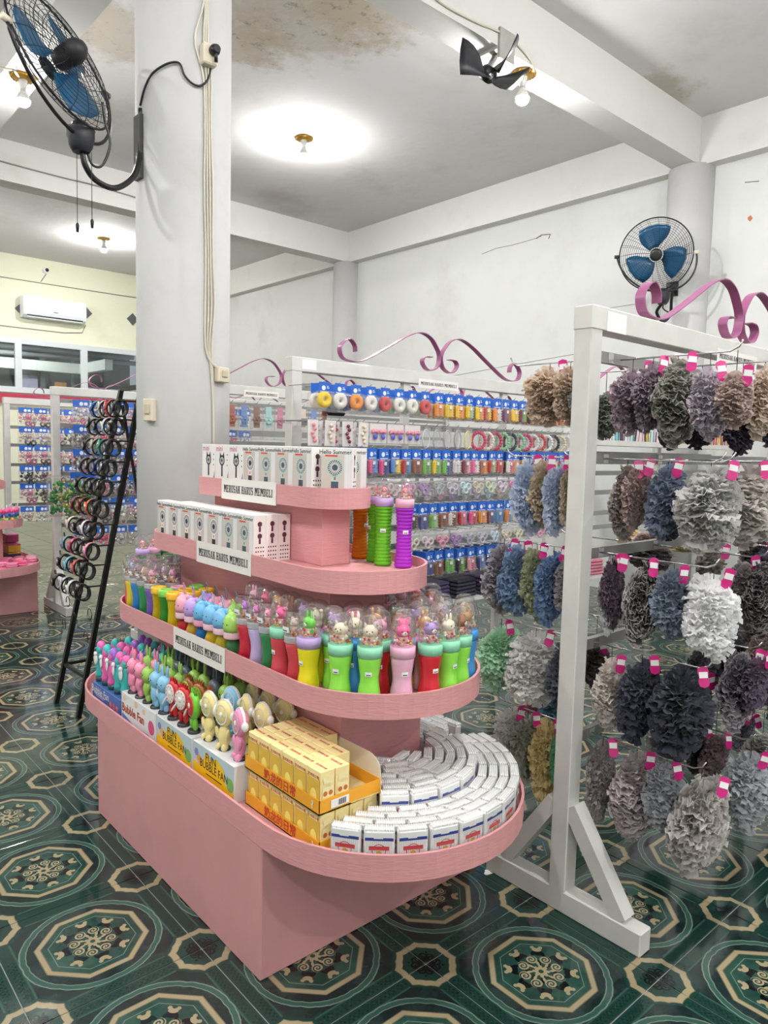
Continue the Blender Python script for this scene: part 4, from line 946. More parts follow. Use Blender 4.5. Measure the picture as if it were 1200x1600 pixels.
PACK = [('bud_bundle', cb.mesh('bud_bundle', mat('cotton_pack_white', (244, 244, 243), .6)), None), ('bud_tips', ct_.mesh('bud_tips', CWH), 'bud_bundle'), ('printed_label', cl2.mesh('printed_label', [mat('bud_stick_grey', (206, 206, 208), .6), mat('pack_blue', (36, 60, 150), .4), mat('pack_red', (196, 50, 58), .4), mat('pack_gold', (220, 180, 60), .4), STK]), None), ('wrapper', film.mesh('wrapper', clear('bud_film', gloss=.03, rough=.12)), None)]
TRX = (TX-.004, TX+.221, TY-.377)          # x0, x1, near edge of the carton trays
def corners(x, y, rz, w=PWd/2+.001, d=PTh/2+.001):
    c, s = math.cos(rz), math.sin(rz); return [(x+i*w*c-j*d*s, y+i*w*s+j*d*c) for i in (-1, 0, 1) for j in (-1, 1)]
def cpack(x, y, rz, lift, tilt, where):
    inst(PACK, 'cotton_bud_pack', 'clear wrapped pack of white cotton buds '+where, 'pack', (x, y, Z1+.001+lift), 0, 'cotton bud packs on the lowest tray', rot=(tilt, random.uniform(-.01, .01), rz))
CC = (SX, 1.645); rad, ri = .4085, 0
while rad > .07:
    low = rad < .30                        # the inner arcs stand on a layer of packs laid flat
    a, step = PI-.12, 2*math.atan(.0415/(rad-.0145))
    while a < 2*PI-.03:
        x, y = CC[0]+rad*math.cos(a), CC[1]+rad*math.sin(a); rz = a+PI/2; cs = corners(x, y, rz)
        if any(px < TRX[1] and py > TRX[2] for px, py in cs) or any(py > 1.642 and 1.29 < px < 1.66 for px, py in cs): a += .008; continue
        t = -.3*(.4085-rad); cpack(x, y, rz, (.031 if low else 0)-t*PTh/2, t, 'standing at the curved outer rim' if ri == 0 else 'standing in the arcs behind the rim packs'); a += step
    q = (rad-.0145)**2-.041**2
    if q <= 0: break
    rad = math.sqrt(q)-.0148; ri += 1
for rad, n in ((.247, 6), (.139, 3)):
    for i in range(n):
        a = PI*1.06+PI*.9*(i+.5)/n; x, y = CC[0]+rad*math.cos(a), CC[1]+rad*math.sin(a); c, s = math.cos(a), math.sin(a)
        cs = [(x+u*c-v*s, y+u*s+v*c) for u in (-.05, -.025, 0, .025, .05) for v in (-.041, -.02, 0, .02, .041)]
        if any(px < TRX[1] and py > TRX[2] for px, py in cs) or any(py > 1.64 and 1.29 < px < 1.66 for px, py in cs): continue
        inst(PACK, 'cotton_bud_pack', 'clear wrapped pack of white cotton buds laid flat under the inner arcs', 'pack', (x+.046*c, y+.046*s, Z1+.001+PTh/2), 0, 'cotton bud packs on the lowest tray', rot=(PI/2, 0, a-PI/2))
for r_ in range(7):
    for i in range(8):
        x = SX+.4085-r_*.0302; y = 1.735+i*.0835+(.035 if r_ % 2 else 0)
        if x < 1.685 or y > 2.38: continue
        t = -.012*r_; cpack(x, y, PI/2+random.uniform(-.008, .008), -t*PTh/2, t, 'in straight files facing the hair packs')
# ================================================================== white rail racks
def spline(P, n=6):
    out = []
    for i in range(len(P)-1):
        p0, p1, p2, p3 = P[max(i-1, 0)], P[i], P[i+1], P[min(i+2, len(P)-1)]
        for k in range(n):
            t = k/n
            out.append(tuple(.5*((2*b)+(c-a)*t+(2*a-5*b+4*c-d)*t*t+(-a+3*b-3*c+d)*t**3) for a, b, c, d in zip(p0, p1, p2, p3)))
    return out+[tuple(P[-1])]
SCR = [(.40, .064), (.393, .10), (.36, .126), (.32, .11), (.292, .073), (.305, .03), (.345, .013), (.42, .012), (.50, .041), (.65, .12), (.78, .19), (.887, .224), (.97, .205), (1.02, .16), (1.052, .108), (1.04, .045), (.987, .014), (.94, .022), (.91, .059), (.93, .088), (.985, .091)]
sl, sr = MB(), MB()
sl.ribbon([(x, 0, z) for x, z in spline(SCR)], (0, 1, 0), .036, .004); sr.ribbon([(2.12-x, 0, z) for x, z in spline(SCR)], (0, 1, 0), .036, .004)
SCL, SCRR = sl.mesh('scroll', PURPLE), sr.mesh('scroll', PURPLE)
postm = MB(); postm.box((0, 0, .96), (.062, .062, 1.85), 0, None, .003); POSTM = postm.mesh('post', RACKW)
footm = MB(); footm.box((0, 0, .045), (.062, .6, .075), 0, None, .004); FOOTM = footm.mesh('foot', RACKW)
brs = []
for s in (-1, 1):
    b = MB(); b.bar((0, s*.225, .075), (0, s*.03, .36), .05, .055, 0, (1, 0, 0)); brs.append(b.mesh('brace', RACKW))
hk = MB(); hk.tube([(0, 0, 0), (0, -.36, 0), (0, -.385, .012), (0, -.395, .03)], .0028, 6); hk.box((0, .006, 0), (.03, .012, .03)); HOOK = hk.mesh('hook', STEEL)
hs = MB(); hs.tube([(0, 0, 0), (0, -.29, 0), (0, -.31, .015)], .0025, 5); HOOKS = hs.mesh('hook', STEEL)
hm = MB(); hm.tube([(0, 0, 0), (0, -.195, 0), (0, -.21, .012)], .0025, 5); HOOKM = hm.mesh('hook', STEEL)
RAILM = mat('hook_rail_grey', (150, 150, 148), .4, .3)
RZ = (1.80, 1.48, 1.175, .875, .57)
def make_rack(X0, X1, Y, label, zs, uprights, nots, scrolls, rail=True):
    r = thing('display_rack', label, 'rack', (X0, Y, 0)); L = X1-X0
    for x in (0, L):
        obj('post', POSTM, r, (x, 0, .03)); obj('foot', FOOTM, r, (x, 0, -.0075))
        for b in brs: obj('brace', b, r, (x, 0, 0))
    b = MB(); b.box((L/2, 0, 1.91), (L+.068, .068, .072), 0, None, .003); obj('top_rail', b.mesh('top_rail', RACKW), r)
    for x in uprights:
        b = MB(); b.box((0, 0, .98), (.05, .03, 1.8)); obj('upright', b.mesh('upright', RACKW), r, (x-X0, 0, 0))
    for z in zs:
        b = MB(); b.box((L/2, 0, z), (L-.06, .02, .035)); obj('hook_rail', b.mesh('hook_rail', RAILM), r)
    for x in scrolls:
        obj('scroll', SCL, r, (x, 0, 1.95)); obj('scroll', SCRR, r, (x, 0, 1.95))
    for x, y, wdt, z in nots: notice(r, (x-X0, y, z), 0, wdt, .052)
    return r
R1 = make_rack(1.985, 6.2, 1.31, 'white rail rack of ruffled scrunchies with purple scrolls on top', RZ, (3.4, 4.8), [(2.967, -.037, .36, 1.877)], [0, 2.1])
b = MB(); b.box((0, 0, 0), (.11, .0012, .06)); obj('price_list', b.mesh('price_list', STK), R1, (.1, -.0352, 1.905))
R2 = make_rack(2.15, 6.9, 3.15, 'white rail rack of blue headed hair tie packs behind the pink stand', (1.80, 1.62, 1.49, 1.34, 1.19, 1.03, .92, .7), (2.93, 3.82, 4.9, 5.9), [(3.172, -.037, .34, 1.879)], [0, 2.15])
b = MB(); b.box((0, 0, 0), (.09, .0012, .05)); obj('price_list', b.mesh('price_list', STK), R2, (.07, -.0352, 1.912))
R3 = make_rack(2.22, 6.9, 5.05, 'white rail rack of bagged accessories partly behind the round column', (1.80, 1.5, 1.2, .9), (3.5,), [(3.12, -.037, .32, 1.89)], [.05, 2.2])
R4 = make_rack(2.06, 6.9, 6.62, 'white rail rack of glittery bagged hairpieces beside the black watch rack', (1.83, 1.62, 1.42, 1.2, 1.0, .75), (3.6,), [], [0, 2.15])
R5 = make_rack(2.25, 6.9, 8.9, 'white rail rack farthest back along the aisle, with pink bagged bows', (1.83, 1.62, 1.42, 1.2, 1.0, .75), (3.8,), [], [0, 2.15])
# ------------------------------------------------------------------ ruffled scrunchies
def scrunch(seed, n=520, rx=.066, ry=.046, rz=.096, pl=.025, pw=.04, am=.0055, fr=1.5):
    rnd = random.Random(seed); V, Fc, E = [], [], []
    mb = MB(); mb.ball((0, 0, 0), (rx*.97, ry*.97, rz*.97), 10, 8); V += mb.v; Fc += mb.f; E += [.1]*len(mb.v)
    for i in range(n):
        u = (i+.5)/n; z = 1-2*u; th = i*2.39996+rnd.uniform(-.2, .2); q = math.sqrt(max(0, 1-z*z))
        d = Vector((q*math.cos(th), q*math.sin(th), z)); lump = 1+.16*math.sin(3.1*th+seed*1.7+2.3*z)+.12*math.sin(5.3*z+seed*2.9+th); p = Vector((d.x*rx, d.y*ry, d.z*rz))*lump; nn = Vector((d.x/rx, d.y/ry, d.z/rz)).normalized()
        t = Vector((-d.y, d.x, 0)); t = t.normalized() if t.length > .05 else Vector((1, 0, 0))
        bt = nn.cross(t); ro = rnd.uniform(-.7, .7); t2 = t*math.cos(ro)+bt*math.sin(ro); b2 = nn.cross(t2)
        L = pl*rnd.uniform(.7, 1.25); W = pw*rnd.uniform(.7, 1.2); ph = rnd.uniform(0, 6.28); A = am*rnd.uniform(.6, 1.5); lean = b2*rnd.uniform(-.012, .006); o = len(V)
        for vv in range(3):
            for uu in range(6):
                s = uu/5-.5; f = vv/2
                V.append(tuple(p + t2*(s*W*(.55+.45*f)) + nn*(L*f*(1-.5*s*s) - .003) + b2*(A*f*math.sin(s*fr*6.28+ph)) + lean*f)); E.append(f)
        for vv in range(2):
            for uu in range(5): a = o+vv*6+uu; Fc.append((a, a+1, a+7, a+6))
    return V, Fc, E
def scr_mesh(m, **k):
    V, Fc, E = scrunch(**k); me = bpy.data.meshes.new('ruffle'); me.from_pydata(V, [], Fc); me.materials.append(m)
    at = me.attributes.new('edge', 'FLOAT', 'POINT'); at.data.foreach_set('value', E)
    me.polygons.foreach_set('use_smooth', [True]*len(me.polygons)); me.update()
    return me
TUL = mat('tulle_fabric', tint=True, soft=.5, rough=.8, sheen=.3, spec=.2)
LAC = mat('lace_edged_fabric', tint=True, soft=.5, rough=.75, lace=.55, spec=.2)
LAC2 = mat('bright_lace_edged_fabric', tint=True, soft=.5, rough=.6, lace=.95, spec=.3)
SM = {'t': [scr_mesh(TUL, seed=s) for s in (1, 2, 3)], 'l': [scr_mesh(LAC, seed=s, pw=.06, fr=1.6) for s in (4, 5)], 'b': [scr_mesh(LAC2, seed=s, n=420, pw=.055, pl=.032, fr=2.3, am=.009) for s in (6, 7)], 'f': [scr_mesh(TUL, seed=8, n=640, pw=.032, pl=.024)]}
tg = MB(); P = [(0, .02), (.011, .016), (.0125, .004), (.009, -.004), (.0125, -.014), (.010, -.026), (0, -.03), (-.010, -.026), (-.0125, -.014), (-.009, -.004), (-.0125, .004), (-.011, .016)]
tg.prism(P, -.0008, .0008, 0, Matrix.Rotation(PI/2, 4, 'X')); TAGM = tg.mesh('hang_tag', mat('tag_magenta', (206, 40, 128), .35))
ts = MB(); ts.box((0, -.0014, .0), (.019, .001, .014)); TAGS = ts.mesh('price_sticker', STK)
SCP, SREC = [], []
EXT = {m.name: [max(abs(v.co[i]) for v in m.vertices) for i in range(3)] for l in SM.values() for m in l}
SGR = 'ruffled scrunchies on the white rack'
def scr(px, py, w, h, col, nm, X0, z_rod, st='t', side='facing the aisle', k=[0], group=SGR, tagc=True, deepchk=False):
    P = onX(px, py, X0); dep = proj(P)[2]
    k[0] += 1; me = SM[st][k[0] % len(SM[st])]; ex = EXT[me.name]
    hh = 1.3*h/FPX*dep/(2*ex[2]); ww = 1.42*w/FPX*dep/(ex[0]+ex[1]); nx = max([q for q in RZ if q < z_rod-.01]+[z_rod-.34]); hh = min(hh, ((z_rod-nx)/2-.008)/ex[2]); hz = ex[2]*hh
    P.z = min(max(P.z, nx+.012+hz), z_rod-.004-hz); P.y = max(.925, min(1.70, P.y))          # within the reach of its rod
    if abs(P.y-1.31) < .055: P.y = 1.255 if px > 912 else 1.365
    g_ = sum(col)/3; col = tuple(min(252, 255*((.8*x+.2*g_)/255)**.48) for x in col)
    if max(col) > 225: col = tuple(x+(252-x)*.3 for x in col)
    if deepchk and any((P-q).length < .128 for q in SCP): return
    SCP.append(P.copy())
    r = thing('scrunchie', '%s ruffled scrunchie %s' % (nm, side), 'scrunchie', P, 0, group)
    o = obj('ruffle', me, r, (0, 0, 0), (random.uniform(-.1, .1), random.uniform(-.12, .12), random.uniform(-.25, .25)+(PI if k[0] % 2 else 0)), (ww, ww*.95, hh), col)
    if tagc:
        tz = hz-.012; s = random.uniform(-.3, .3)
        t = obj('hang_tag', TAGM, r, (-.008, -ex[1]*.55*ww, tz), (random.uniform(-.3, .1), random.uniform(-.25, .25), -.75+s), 1.25); obj('price_sticker', TAGS, t)
        lp = MB()
    SREC.append((o, r, round(X0, 2), round(z_rod, 3), ex))
    # cord up to the rod
    g_ = MB(); g_.tube([(0, 0, hz*.8), (0, 0, z_rod-P.z+.002)], .0012, 4); obj('cord', g_.mesh('cord', mat('elastic_black', (30, 28, 30), .7)), r)
    return r
def rods(X, zs, sgn):
    for z in zs: obj('hook', HOOK, R1, (X-1.985, 0, z), (0, 0, 0 if sgn < 0 else PI))
rods(2.10, RZ[1:], -1); rods(2.10, RZ, 1); rods(2.16, RZ[:2], -1); rods(2.45, RZ, -1); rods(2.8, RZ, -1); rods(3.15, RZ, -1); rods(2.45, RZ, 1); rods(2.9, (RZ[2],), 1); rods(2.3, (RZ[4],), 1)
A1, A2, A3, A4, A5 = RZ
near = 'hanging on the %s hook row facing the aisle tiles'
row_n = ('top', 'second', 'third', 'fourth', 'lowest')
DATA = [
 # top row
 (975, 628, 80, 84, (122, 94, 110), 'dusty mauve', 2.16, A1, 't'), (1018, 622, 60, 90, (112, 88, 104), 'deep mauve', 2.16, A1, 'f'), (1056, 622, 74, 112, (86, 86, 70), 'olive green', 2.16, A1, 'l'), (1106, 632, 56, 92, (152, 132, 150), 'pale lilac', 2.16, A1, 't'), (1148, 625, 56, 72, (150, 114, 102), 'rosy brown', 2.16, A1, 't'), (1192, 628, 66, 94, (196, 156, 124), 'sandy beige', 2.45, A1, 'l'),
 (1034, 660, 60, 70, (20, 18, 24), 'black', 2.45, A1, 't'), (1092, 665, 60, 60, (22, 18, 26), 'black', 2.45, A1, 't'), (1155, 668, 66, 70, (26, 20, 34), 'blackish violet', 2.45, A1, 't'), (945, 650, 40, 60, (70, 80, 66), 'dark sage', 2.45, A1, 't'),
 # second
 (950, 785, 62, 96, (112, 94, 82), 'coffee brown', 2.16, A2, 'l'), (996, 765, 60, 88, (152, 110, 102), 'dusty rose', 2.16, A2, 't'), (1042, 768, 52, 96, (64, 80, 112), 'navy blue', 2.16, A2, 't'), (1108, 778, 104, 112, (178, 182, 178), 'silver grey', 2.16, A2, 'b'), (1168, 782, 70, 112, (192, 178, 168), 'cream grey', 2.45, A2, 'l'),
 (1030, 820, 50, 40, (18, 18, 24), 'black', 2.45, A2, 't'), (1192, 735, 40, 60, (66, 46, 72), 'plum', 2.8, A2, 't'), (1195, 810, 40, 70, (120, 104, 110), 'mauve grey', 2.8, A2, 't'),
 # third
 (930, 900, 46, 98, (214, 218, 232), 'icy white', 2.1, A3, 'b'), (958, 926, 54, 92, (54, 32, 48), 'dark aubergine', 2.1, A3, 'f'), (1004, 942, 50, 108, (30, 28, 30), 'black with white lace edged', 2.1, A3, 'b'), (1050, 945, 52, 92, (76, 94, 122), 'slate blue', 2.1, A3, 't'), (1112, 950, 76, 114, (240, 240, 242), 'pure white', 2.1, A3, 'f'), (1158, 915, 60, 92, (124, 108, 112), 'mauve grey', 2.45, A3, 'l'), (1194, 925, 56, 100, (30, 28, 32), 'charcoal black', 2.45, A3, 'l'), (1080, 880, 70, 50, (112, 96, 84), 'brown', 2.8, A3, 't'), (1185, 870, 50, 50, (60, 50, 50), 'dark brown', 3.15, A3, 'l'), (1010, 868, 60, 40, (62, 50, 58), 'dark mauve', 3.15, A3, 't'),
 # fourth
 (953, 1085, 54, 96, (208, 184, 164), 'beige lace', 2.1, A4, 'l'), (1000, 1098, 64, 118, (22, 24, 38), 'blue black', 2.1, A4, 't'), (1066, 1092, 92, 124, (18, 20, 30), 'jet black', 2.1, A4, 't'), (1150, 1102, 88, 116, (80, 72, 90), 'dusky violet', 2.45, A4, 'l'), (930, 1040, 40, 60, (40, 34, 34), 'dark brown', 2.45, A4, 't'), (1190, 1020, 40, 70, (150, 110, 100), 'rosy', 2.8, A4, 'l'), (1180, 1060, 60, 80, (60, 40, 66), 'plum', 2.45, A4, 't'), (1090, 1150, 50, 60, (48, 52, 84), 'indigo', 2.45, A4, 't'), (1100, 1030, 70, 60, (26, 24, 30), 'black', 2.45, A4, 't'),
 # lowest
 (938, 1195, 58, 104, (128, 114, 114), 'grey mauve', 2.1, A5, 't'), (992, 1235, 74, 116, (172, 148, 154), 'pale pink lace', 2.1, A5, 'l'), (1040, 1228, 54, 96, (136, 144, 154), 'blue grey', 2.1, A5, 't'), (1108, 1270, 106, 136, (160, 152, 144), 'silvery lace', 2.1, A5, 'b'), (1184, 1242, 64, 104, (152, 158, 168), 'pale steel', 2.45, A5, 't'), (1035, 1165, 46, 60, (150, 142, 136), 'stone', 2.8, A5, 'b'), (1072, 1175, 46, 60, (34, 30, 36), 'black', 2.8, A5, 't'), (1116, 1185, 60, 60, (84, 54, 62), 'wine', 2.8, A5, 't'), (1130, 1155, 50, 50, (120, 88, 82), 'rust', 3.15, A5, 't'), (1160, 1165, 60, 50, (36, 38, 62), 'navy', 3.15, A5, 'l'), (1190, 1180, 50, 60, (126, 124, 116), 'grey', 2.8, A5, 'l'),
]
for (px, py, w_, h_, c, nm, X, z, st) in DATA:
    deep = {2.45: ' in the second file', 2.8: ' in the third file', 3.15: ' in the fourth file'}.get(X, '')
    scr(px, py, w_, h_, c, nm, X, z, st, 'on the %s hook row%s' % (row_n[RZ.index(z)], deep))
LEFT = [
 (858, 606, 76, 76, (190, 152, 114), 'sandy', A1, 't'), (890, 612, 64, 76, (186, 148, 112), 'light tan', A1, 't'), (908, 622, 40, 70, (116, 124, 118), 'sage grey', A1, 't'),
 (826, 765, 54, 96, (124, 156, 212), 'powder blue', A2, 't'), (850, 756, 46, 86, (180, 150, 106), 'tan', A2, 't'), (872, 760, 52, 96, (128, 160, 214), 'sky blue', A2, 't'), (893, 765, 40, 86, (178, 148, 106), 'camel', A2, 't'), (908, 745, 36, 80, (148, 208, 160), 'mint', A2, 't'),
 (774, 876, 64, 106, (122, 112, 122), 'mauve grey', A3, 't'), (810, 878, 60, 104, (74, 114, 172), 'denim blue', A3, 't'), (838, 890, 44, 100, (142, 152, 92), 'olive', A3, 't'), (864, 898, 66, 110, (62, 106, 174), 'royal blue', A3, 't'), (892, 880, 44, 80, (120, 112, 118), 'ash', A3, 't'),
 (782, 1016, 58, 92, (122, 224, 142), 'bright mint green', A4, 'f'), (836, 1034, 88, 116, (232, 230, 222), 'ivory white', A4, 'f'), (884, 1014, 44, 96, (54, 58, 76), 'dark slate', A4, 't'),
 (800, 1130, 60, 74, (226, 224, 214), 'off white', A5, 'f'), (824, 1146, 54, 90, (150, 160, 132), 'sage green', A5, 't'), (856, 1166, 54, 106, (224, 172, 40), 'mustard yellow', A5, 't'), (882, 1172, 44, 84, (52, 164, 94), 'emerald', A5, 't'),
 (838, 1092, 50, 36, (226, 70, 110), 'hot pink', A5, 't'), (868, 1095, 40, 36, (60, 140, 170), 'teal', A5, 't')]
for (px, py, w_, h_, c, nm, z, st) in LEFT:
    scr(px, py, w_, h_, c, nm, 2.10 if nm not in ('hot pink', 'teal') else 2.3, z, st, 'on the %s hook row facing the hair packs' % row_n[RZ.index(z)])
# dark ones filling the depth of the rack
rods(3.5, RZ, -1)
dk = [((24, 22, 28), 'black'), ((40, 32, 44), 'aubergine'), ((34, 36, 52), 'navy'), ((70, 56, 58), 'umber'), ((96, 84, 90), 'smoky mauve')]
for X in (2.8, 3.15, 3.5):
    for zi, z in enumerate(RZ):
        for q, Y in enumerate((1.19, 1.04, .91)):
            if random.random() < .15: continue
            c, nm = dk[random.choice((0, 0, 1, 2, 3, 4))]; px, py, dd = proj((X, Y, z-.13)); s = random.uniform(.19, .23)/dd*FPX
            scr(px, py, s*.75, s, c, nm, X, z, 't', 'packed deep on the %s hook row' % row_n[zi], tagc=q == 2, deepchk=True)
# yellow oddments lying on a rail of the scrunchie rack are seen between the rows
for i, (px, py, c, nm) in enumerate([(985, 838, (220, 170, 40), 'mustard'), (1065, 828, (222, 172, 46), 'mustard'), (1010, 832, (196, 160, 150), 'rosy')]):
    scr(px, py, 44, 22, c, nm, 2.9, A3, 't', 'deep in the rack, number %s' % ('one', 'two', 'three', 'four', 'five')[i], tagc=False)
# along one rod the tufts press together: each is squeezed to the room it has between its neighbours and the rail
for o, r, X0, zr, ex in SREC:
    y = r.location.y; room = abs(y-1.31)-.026
    for o2, r2, X2, z2, e2 in SREC:
        if r2 is not r and X2 == X0 and z2 == zr and (r2.location.y-1.31)*(y-1.31) > 0: room = min(room, abs(r2.location.y-y)*.66)
    o.scale.y = min(o.scale.y, max(.022, room)/ex[1]); o.rotation_euler.z *= .3
    if abs(o.rotation_euler.z) > .5: o.rotation_euler.z = PI
    o.scale.x = min(o.scale.x, .17/ex[0])
# ------------------------------------------------------------------ packs on the second rack
BLH = mat('header_blue', (32, 96, 190), .4); WLOGO = mat('header_logo_white', (224, 230, 240), .45)
hd = MB(); hd.box((0, 0, -.026), (.066, .0022, .05), 0, None, .0008)
hlog = MB(); hlog.disc((-.006, -.0014, -.029), .0115, 10, 0); hlog.rect(.012, .026, -.03, -.026, -.0014, 0); hlog.rect(.012, .022, -.022, -.019, -.0014, 0); hlog.rect(-.026, .026, -.0485, -.0455, -.0014, 0)
HEADM, LOGOM = hd.mesh('header_card', BLH), hlog.mesh('logo_print', WLOGO)
def bagm(w, h, d, z0): b = MB(); b.box((0, 0, z0-h/2), (w, d, h), 0, None, min(d*.45, .006)); return b.mesh('bag', BAG)
# flat stack of hair ties
tie = MB()
for s in (-1, 1): tie.box((s*.0165, 0, -.088), (.03, .024, .07), 0, None, .01)
tieA, tieB = MB(), MB()
def roll(x): 
    b = MB(); b.box((x, 0, -.088), (.03, .024, .07), 0, None, .0105)
    for k in range(5): b.box((x, -.0122, -.06-.0135*k), (.027, .0015, .0035), 1)  # raised bands in the same tint, only rougher
    return b.mesh('hair_ties', [mat('tie_fabric', tint=True, rough=.75), mat('tie_ridge', tint=True, rough=.85)])
RA, RB = roll(-.0165), roll(.0165)
stkm = MB(); stkm.rect(-.008, .01, -.078, -.062, -.0142); PSTK = stkm.mesh('price_sticker', STK)
TIEP = [('header_card', HEADM, None), ('logo_print', LOGOM, 'header_card'), ('hair_ties', RA, None), ('hair_ties_', RB, None), ('price_sticker', PSTK, None), ('bag', bagm(.068, .08, .029, -.05), None)]
dn = MB()
for i in range(20):
    a = 2*PI*i/20; 
dn.tube([(.024*math.cos(2*PI*i/18), 0, -.085+.024*math.sin(2*PI*i/18)) for i in range(18)], .0165, 8, 0, True)
DONP = [('header_card', HEADM, None), ('logo_print', LOGOM, 'header_card'), ('bun_ring', dn.mesh('bun_ring', TM), None), ('bag', bagm(.086, .09, .04, -.045), None)]
CNM = [((240, 150, 50), 'orange'), ((244, 208, 40), 'yellow'), ((206, 50, 60), 'red'), ((232, 90, 150), 'pink'), ((60, 70, 150), 'navy'), ((90, 150, 210), 'blue'), ((120, 190, 80), 'green'), ((40, 36, 42), 'black'), ((236, 232, 226), 'white'), ((120, 60, 120), 'purple'), ((150, 90, 60), 'brown'), ((176, 206, 150), 'pale green'), ((120, 40, 60), 'maroon'), ((240, 170, 180), 'rose')]
D = dict((n, c) for c, n in CNM)
def cn(n): return D[n]
PG = 'blue headed packs on the second rack'
rw = {1.80: 'top', 1.49: 'second', 1.19: 'third', .92: 'lowest'}
def hookrow(R, X0, xs, z, Y, sc=None):
    for x in xs: obj('hook', sc or HOOKS, R, (x-X0, 0, z))
def tiepack(x, z, y, ca, cb, row, depth=0, group=PG, th=1.0):
    inst(TIEP, 'hair_tie_pack', '%s and %s hair tie pack with blue header, %s row%s' % (ca, cb, row, ('', ', second deep', ', third deep')[depth]) if ca != cb else '%s hair tie pack with blue header, %s row%s' % (ca, row, ('', ', second deep', ', third deep')[depth]), 'pack', (x, y, z), 0, group, {'hair_ties': jit(cn(ca), 8), 'hair_ties_': jit(cn(cb), 8)}, rot=(random.uniform(-.05, .05), random.uniform(-.025, .025), random.uniform(-.1, .1)), skip=() if depth == 0 else ('logo_print', 'price_sticker'), scale=(1, 1, random.uniform(1.06, 1.14)))
dons = ['yellow', 'white', 'orange', 'white', 'red', 'white', 'white', 'red']; don2 = ['white', 'blue', 'navy', 'blue', 'blue', 'green', 'green', 'green']
xs = [2.12+i*.097 for i in range(8)]
hookrow(R2, 2.15, xs, 1.80, 3.15)
for i, x in enumerate(xs):
    inst(DONP, 'bun_ring_pack', '%s hair bun ring in a clear bag with blue header, top row' % dons[i], 'pack', (x, 2.845, 1.804), 0, PG, {'bun_ring': cn(dons[i])}, rot=(0, random.uniform(-.04, .04), random.uniform(-.1, .1)))
    inst(DONP, 'bun_ring_pack', '%s hair bun ring bag hanging behind the front one, top row' % don2[i], 'pack', (x+.006, 2.92, 1.802), 0, PG, {'bun_ring': cn(don2[i])}, rot=(0, random.uniform(-.04, .04), random.uniform(-.1, .1)), skip=('logo_print',))
r1 = ['orange', 'orange', 'yellow', 'yellow', 'yellow', 'orange', 'yellow', 'pale green', 'yellow', 'orange', 'red', 'yellow', 'orange', 'white', 'purple', 'brown', 'yellow', 'pink', 'maroon', 'green', 'black', 'yellow', 'pink', 'orange', 'black', 'maroon', 'orange', 'orange', 'red', 'orange', 'pink', 'red']
r3 = ['orange', 'blue', 'yellow', 'orange', 'black', 'purple', 'pink', 'blue', 'pink', 'navy', 'blue', 'yellow', 'red', 'blue', 'brown', 'navy', 'green', 'blue', 'yellow', 'green', 'green', 'navy', 'white', 'pink', 'maroon', 'rose', 'pink', 'white', 'brown', 'orange', 'red', 'pale green', 'red', 'yellow', 'white', 'pink']
r5 = ['green', 'black', 'navy', 'purple', 'green', 'pale green', 'brown', 'red', 'white', 'brown', 'red', 'pink', 'pink', 'red', 'orange', 'pink', 'maroon', 'navy', 'blue', 'red', 'orange', 'blue', 'white', 'navy', 'purple', 'green', 'blue', 'red', 'rose', 'pink']
r7 = ['navy', 'navy', 'brown', 'brown', 'green', 'green', 'black', 'green', 'rose', 'pink', 'navy', 'blue']
for z, lst, xa, xb, dp in ((1.80, r1, 2.90, 4.22, 2), (1.49, r3, 2.2, 4.15, 2), (1.19, r5, 2.72, 4.1, 2), (.92, r7, 2.86, 3.55, 3)):
    n = int((xb-xa)/.0735); xs = [xa+(xb-xa)*i/(n-1) for i in range(n)]; hookrow(R2, 2.15, xs, z, 3.15)
    for i, x in enumerate(xs):
        for d in range(dp):
            a, b_ = lst[(2*i+d*5) % len(lst)], lst[(2*i+1+d*5) % len(lst)]
            if random.random() < .3: b_ = a
            tiepack(x+random.uniform(-.002, .002)+.008*d, z+.004-.002*d, 2.846+.058*d+random.uniform(-.006, .006), a, b_, rw[z], d)
# cards and headbands of the row between
crd = MB(); crd.box((0, 0, -.06), (.062, .003, .124), 0); 
cflo = MB()
for k in range(5): cflo.ball((.008*math.sin(k*2.1), -.008, -.022-.019*k), (.011, .005, .009), 7, 5)
CARDP = [('backing_card', crd.mesh('backing_card', mat('card_white', (232, 228, 226), .5)), None), ('hair_pins', cflo.mesh('hair_pins', TP), None), ('bag', bagm(.07, .125, .018, .002), None)]
xs = [2.055+i*.0525 for i in range(7)]; hookrow(R2, 2.15, xs, 1.62, 3.15)
for i, x in enumerate(xs): inst(CARDP, 'hair_pin_card', '%s hair pins on a white card, hung below the bun rings' % ('rose', 'grey', 'beige', 'red', 'maroon', 'white', 'cream')[i], 'card', (x, 2.846+.034*(i % 2), 1.62), 0, 'cards of the second row', {'hair_pins': [(230, 140, 150), (190, 180, 180), (220, 206, 190), (196, 40, 60), (120, 40, 60), (230, 220, 220), (226, 210, 180)][i]}, rot=(0, random.uniform(-.03, .05), random.uniform(-.08, .08)))
bw_ = MB()
for s in (-1, 1):
    for q in (-1, 1): bw_.ball((s*.026+q*.013, -.01, -.042), (.014, .009, .012), 8, 6, 0, (0, q*.4, 0))
    bw_.ball((s*.026, -.013, -.042), .006, 6, 5, 0); bw_.ball((s*.026, -.012, -.068), (.015, .008, .015), 8, 6, 1)
bc_ = MB(); bc_.box((0, 0, -.05), (.112, .003, .1))
BOWP = [('backing_card', bc_.mesh('backing_card', mat('card_cream', (230, 224, 222), .5)), None), ('bow_clips', bw_.mesh('bow_clips', [mat('bow_rose', (214, 140, 160), .5), mat('bow_indigo', (96, 96, 190), .35)]), None), ('bag', bagm(.118, .108, .028, .002), None)]
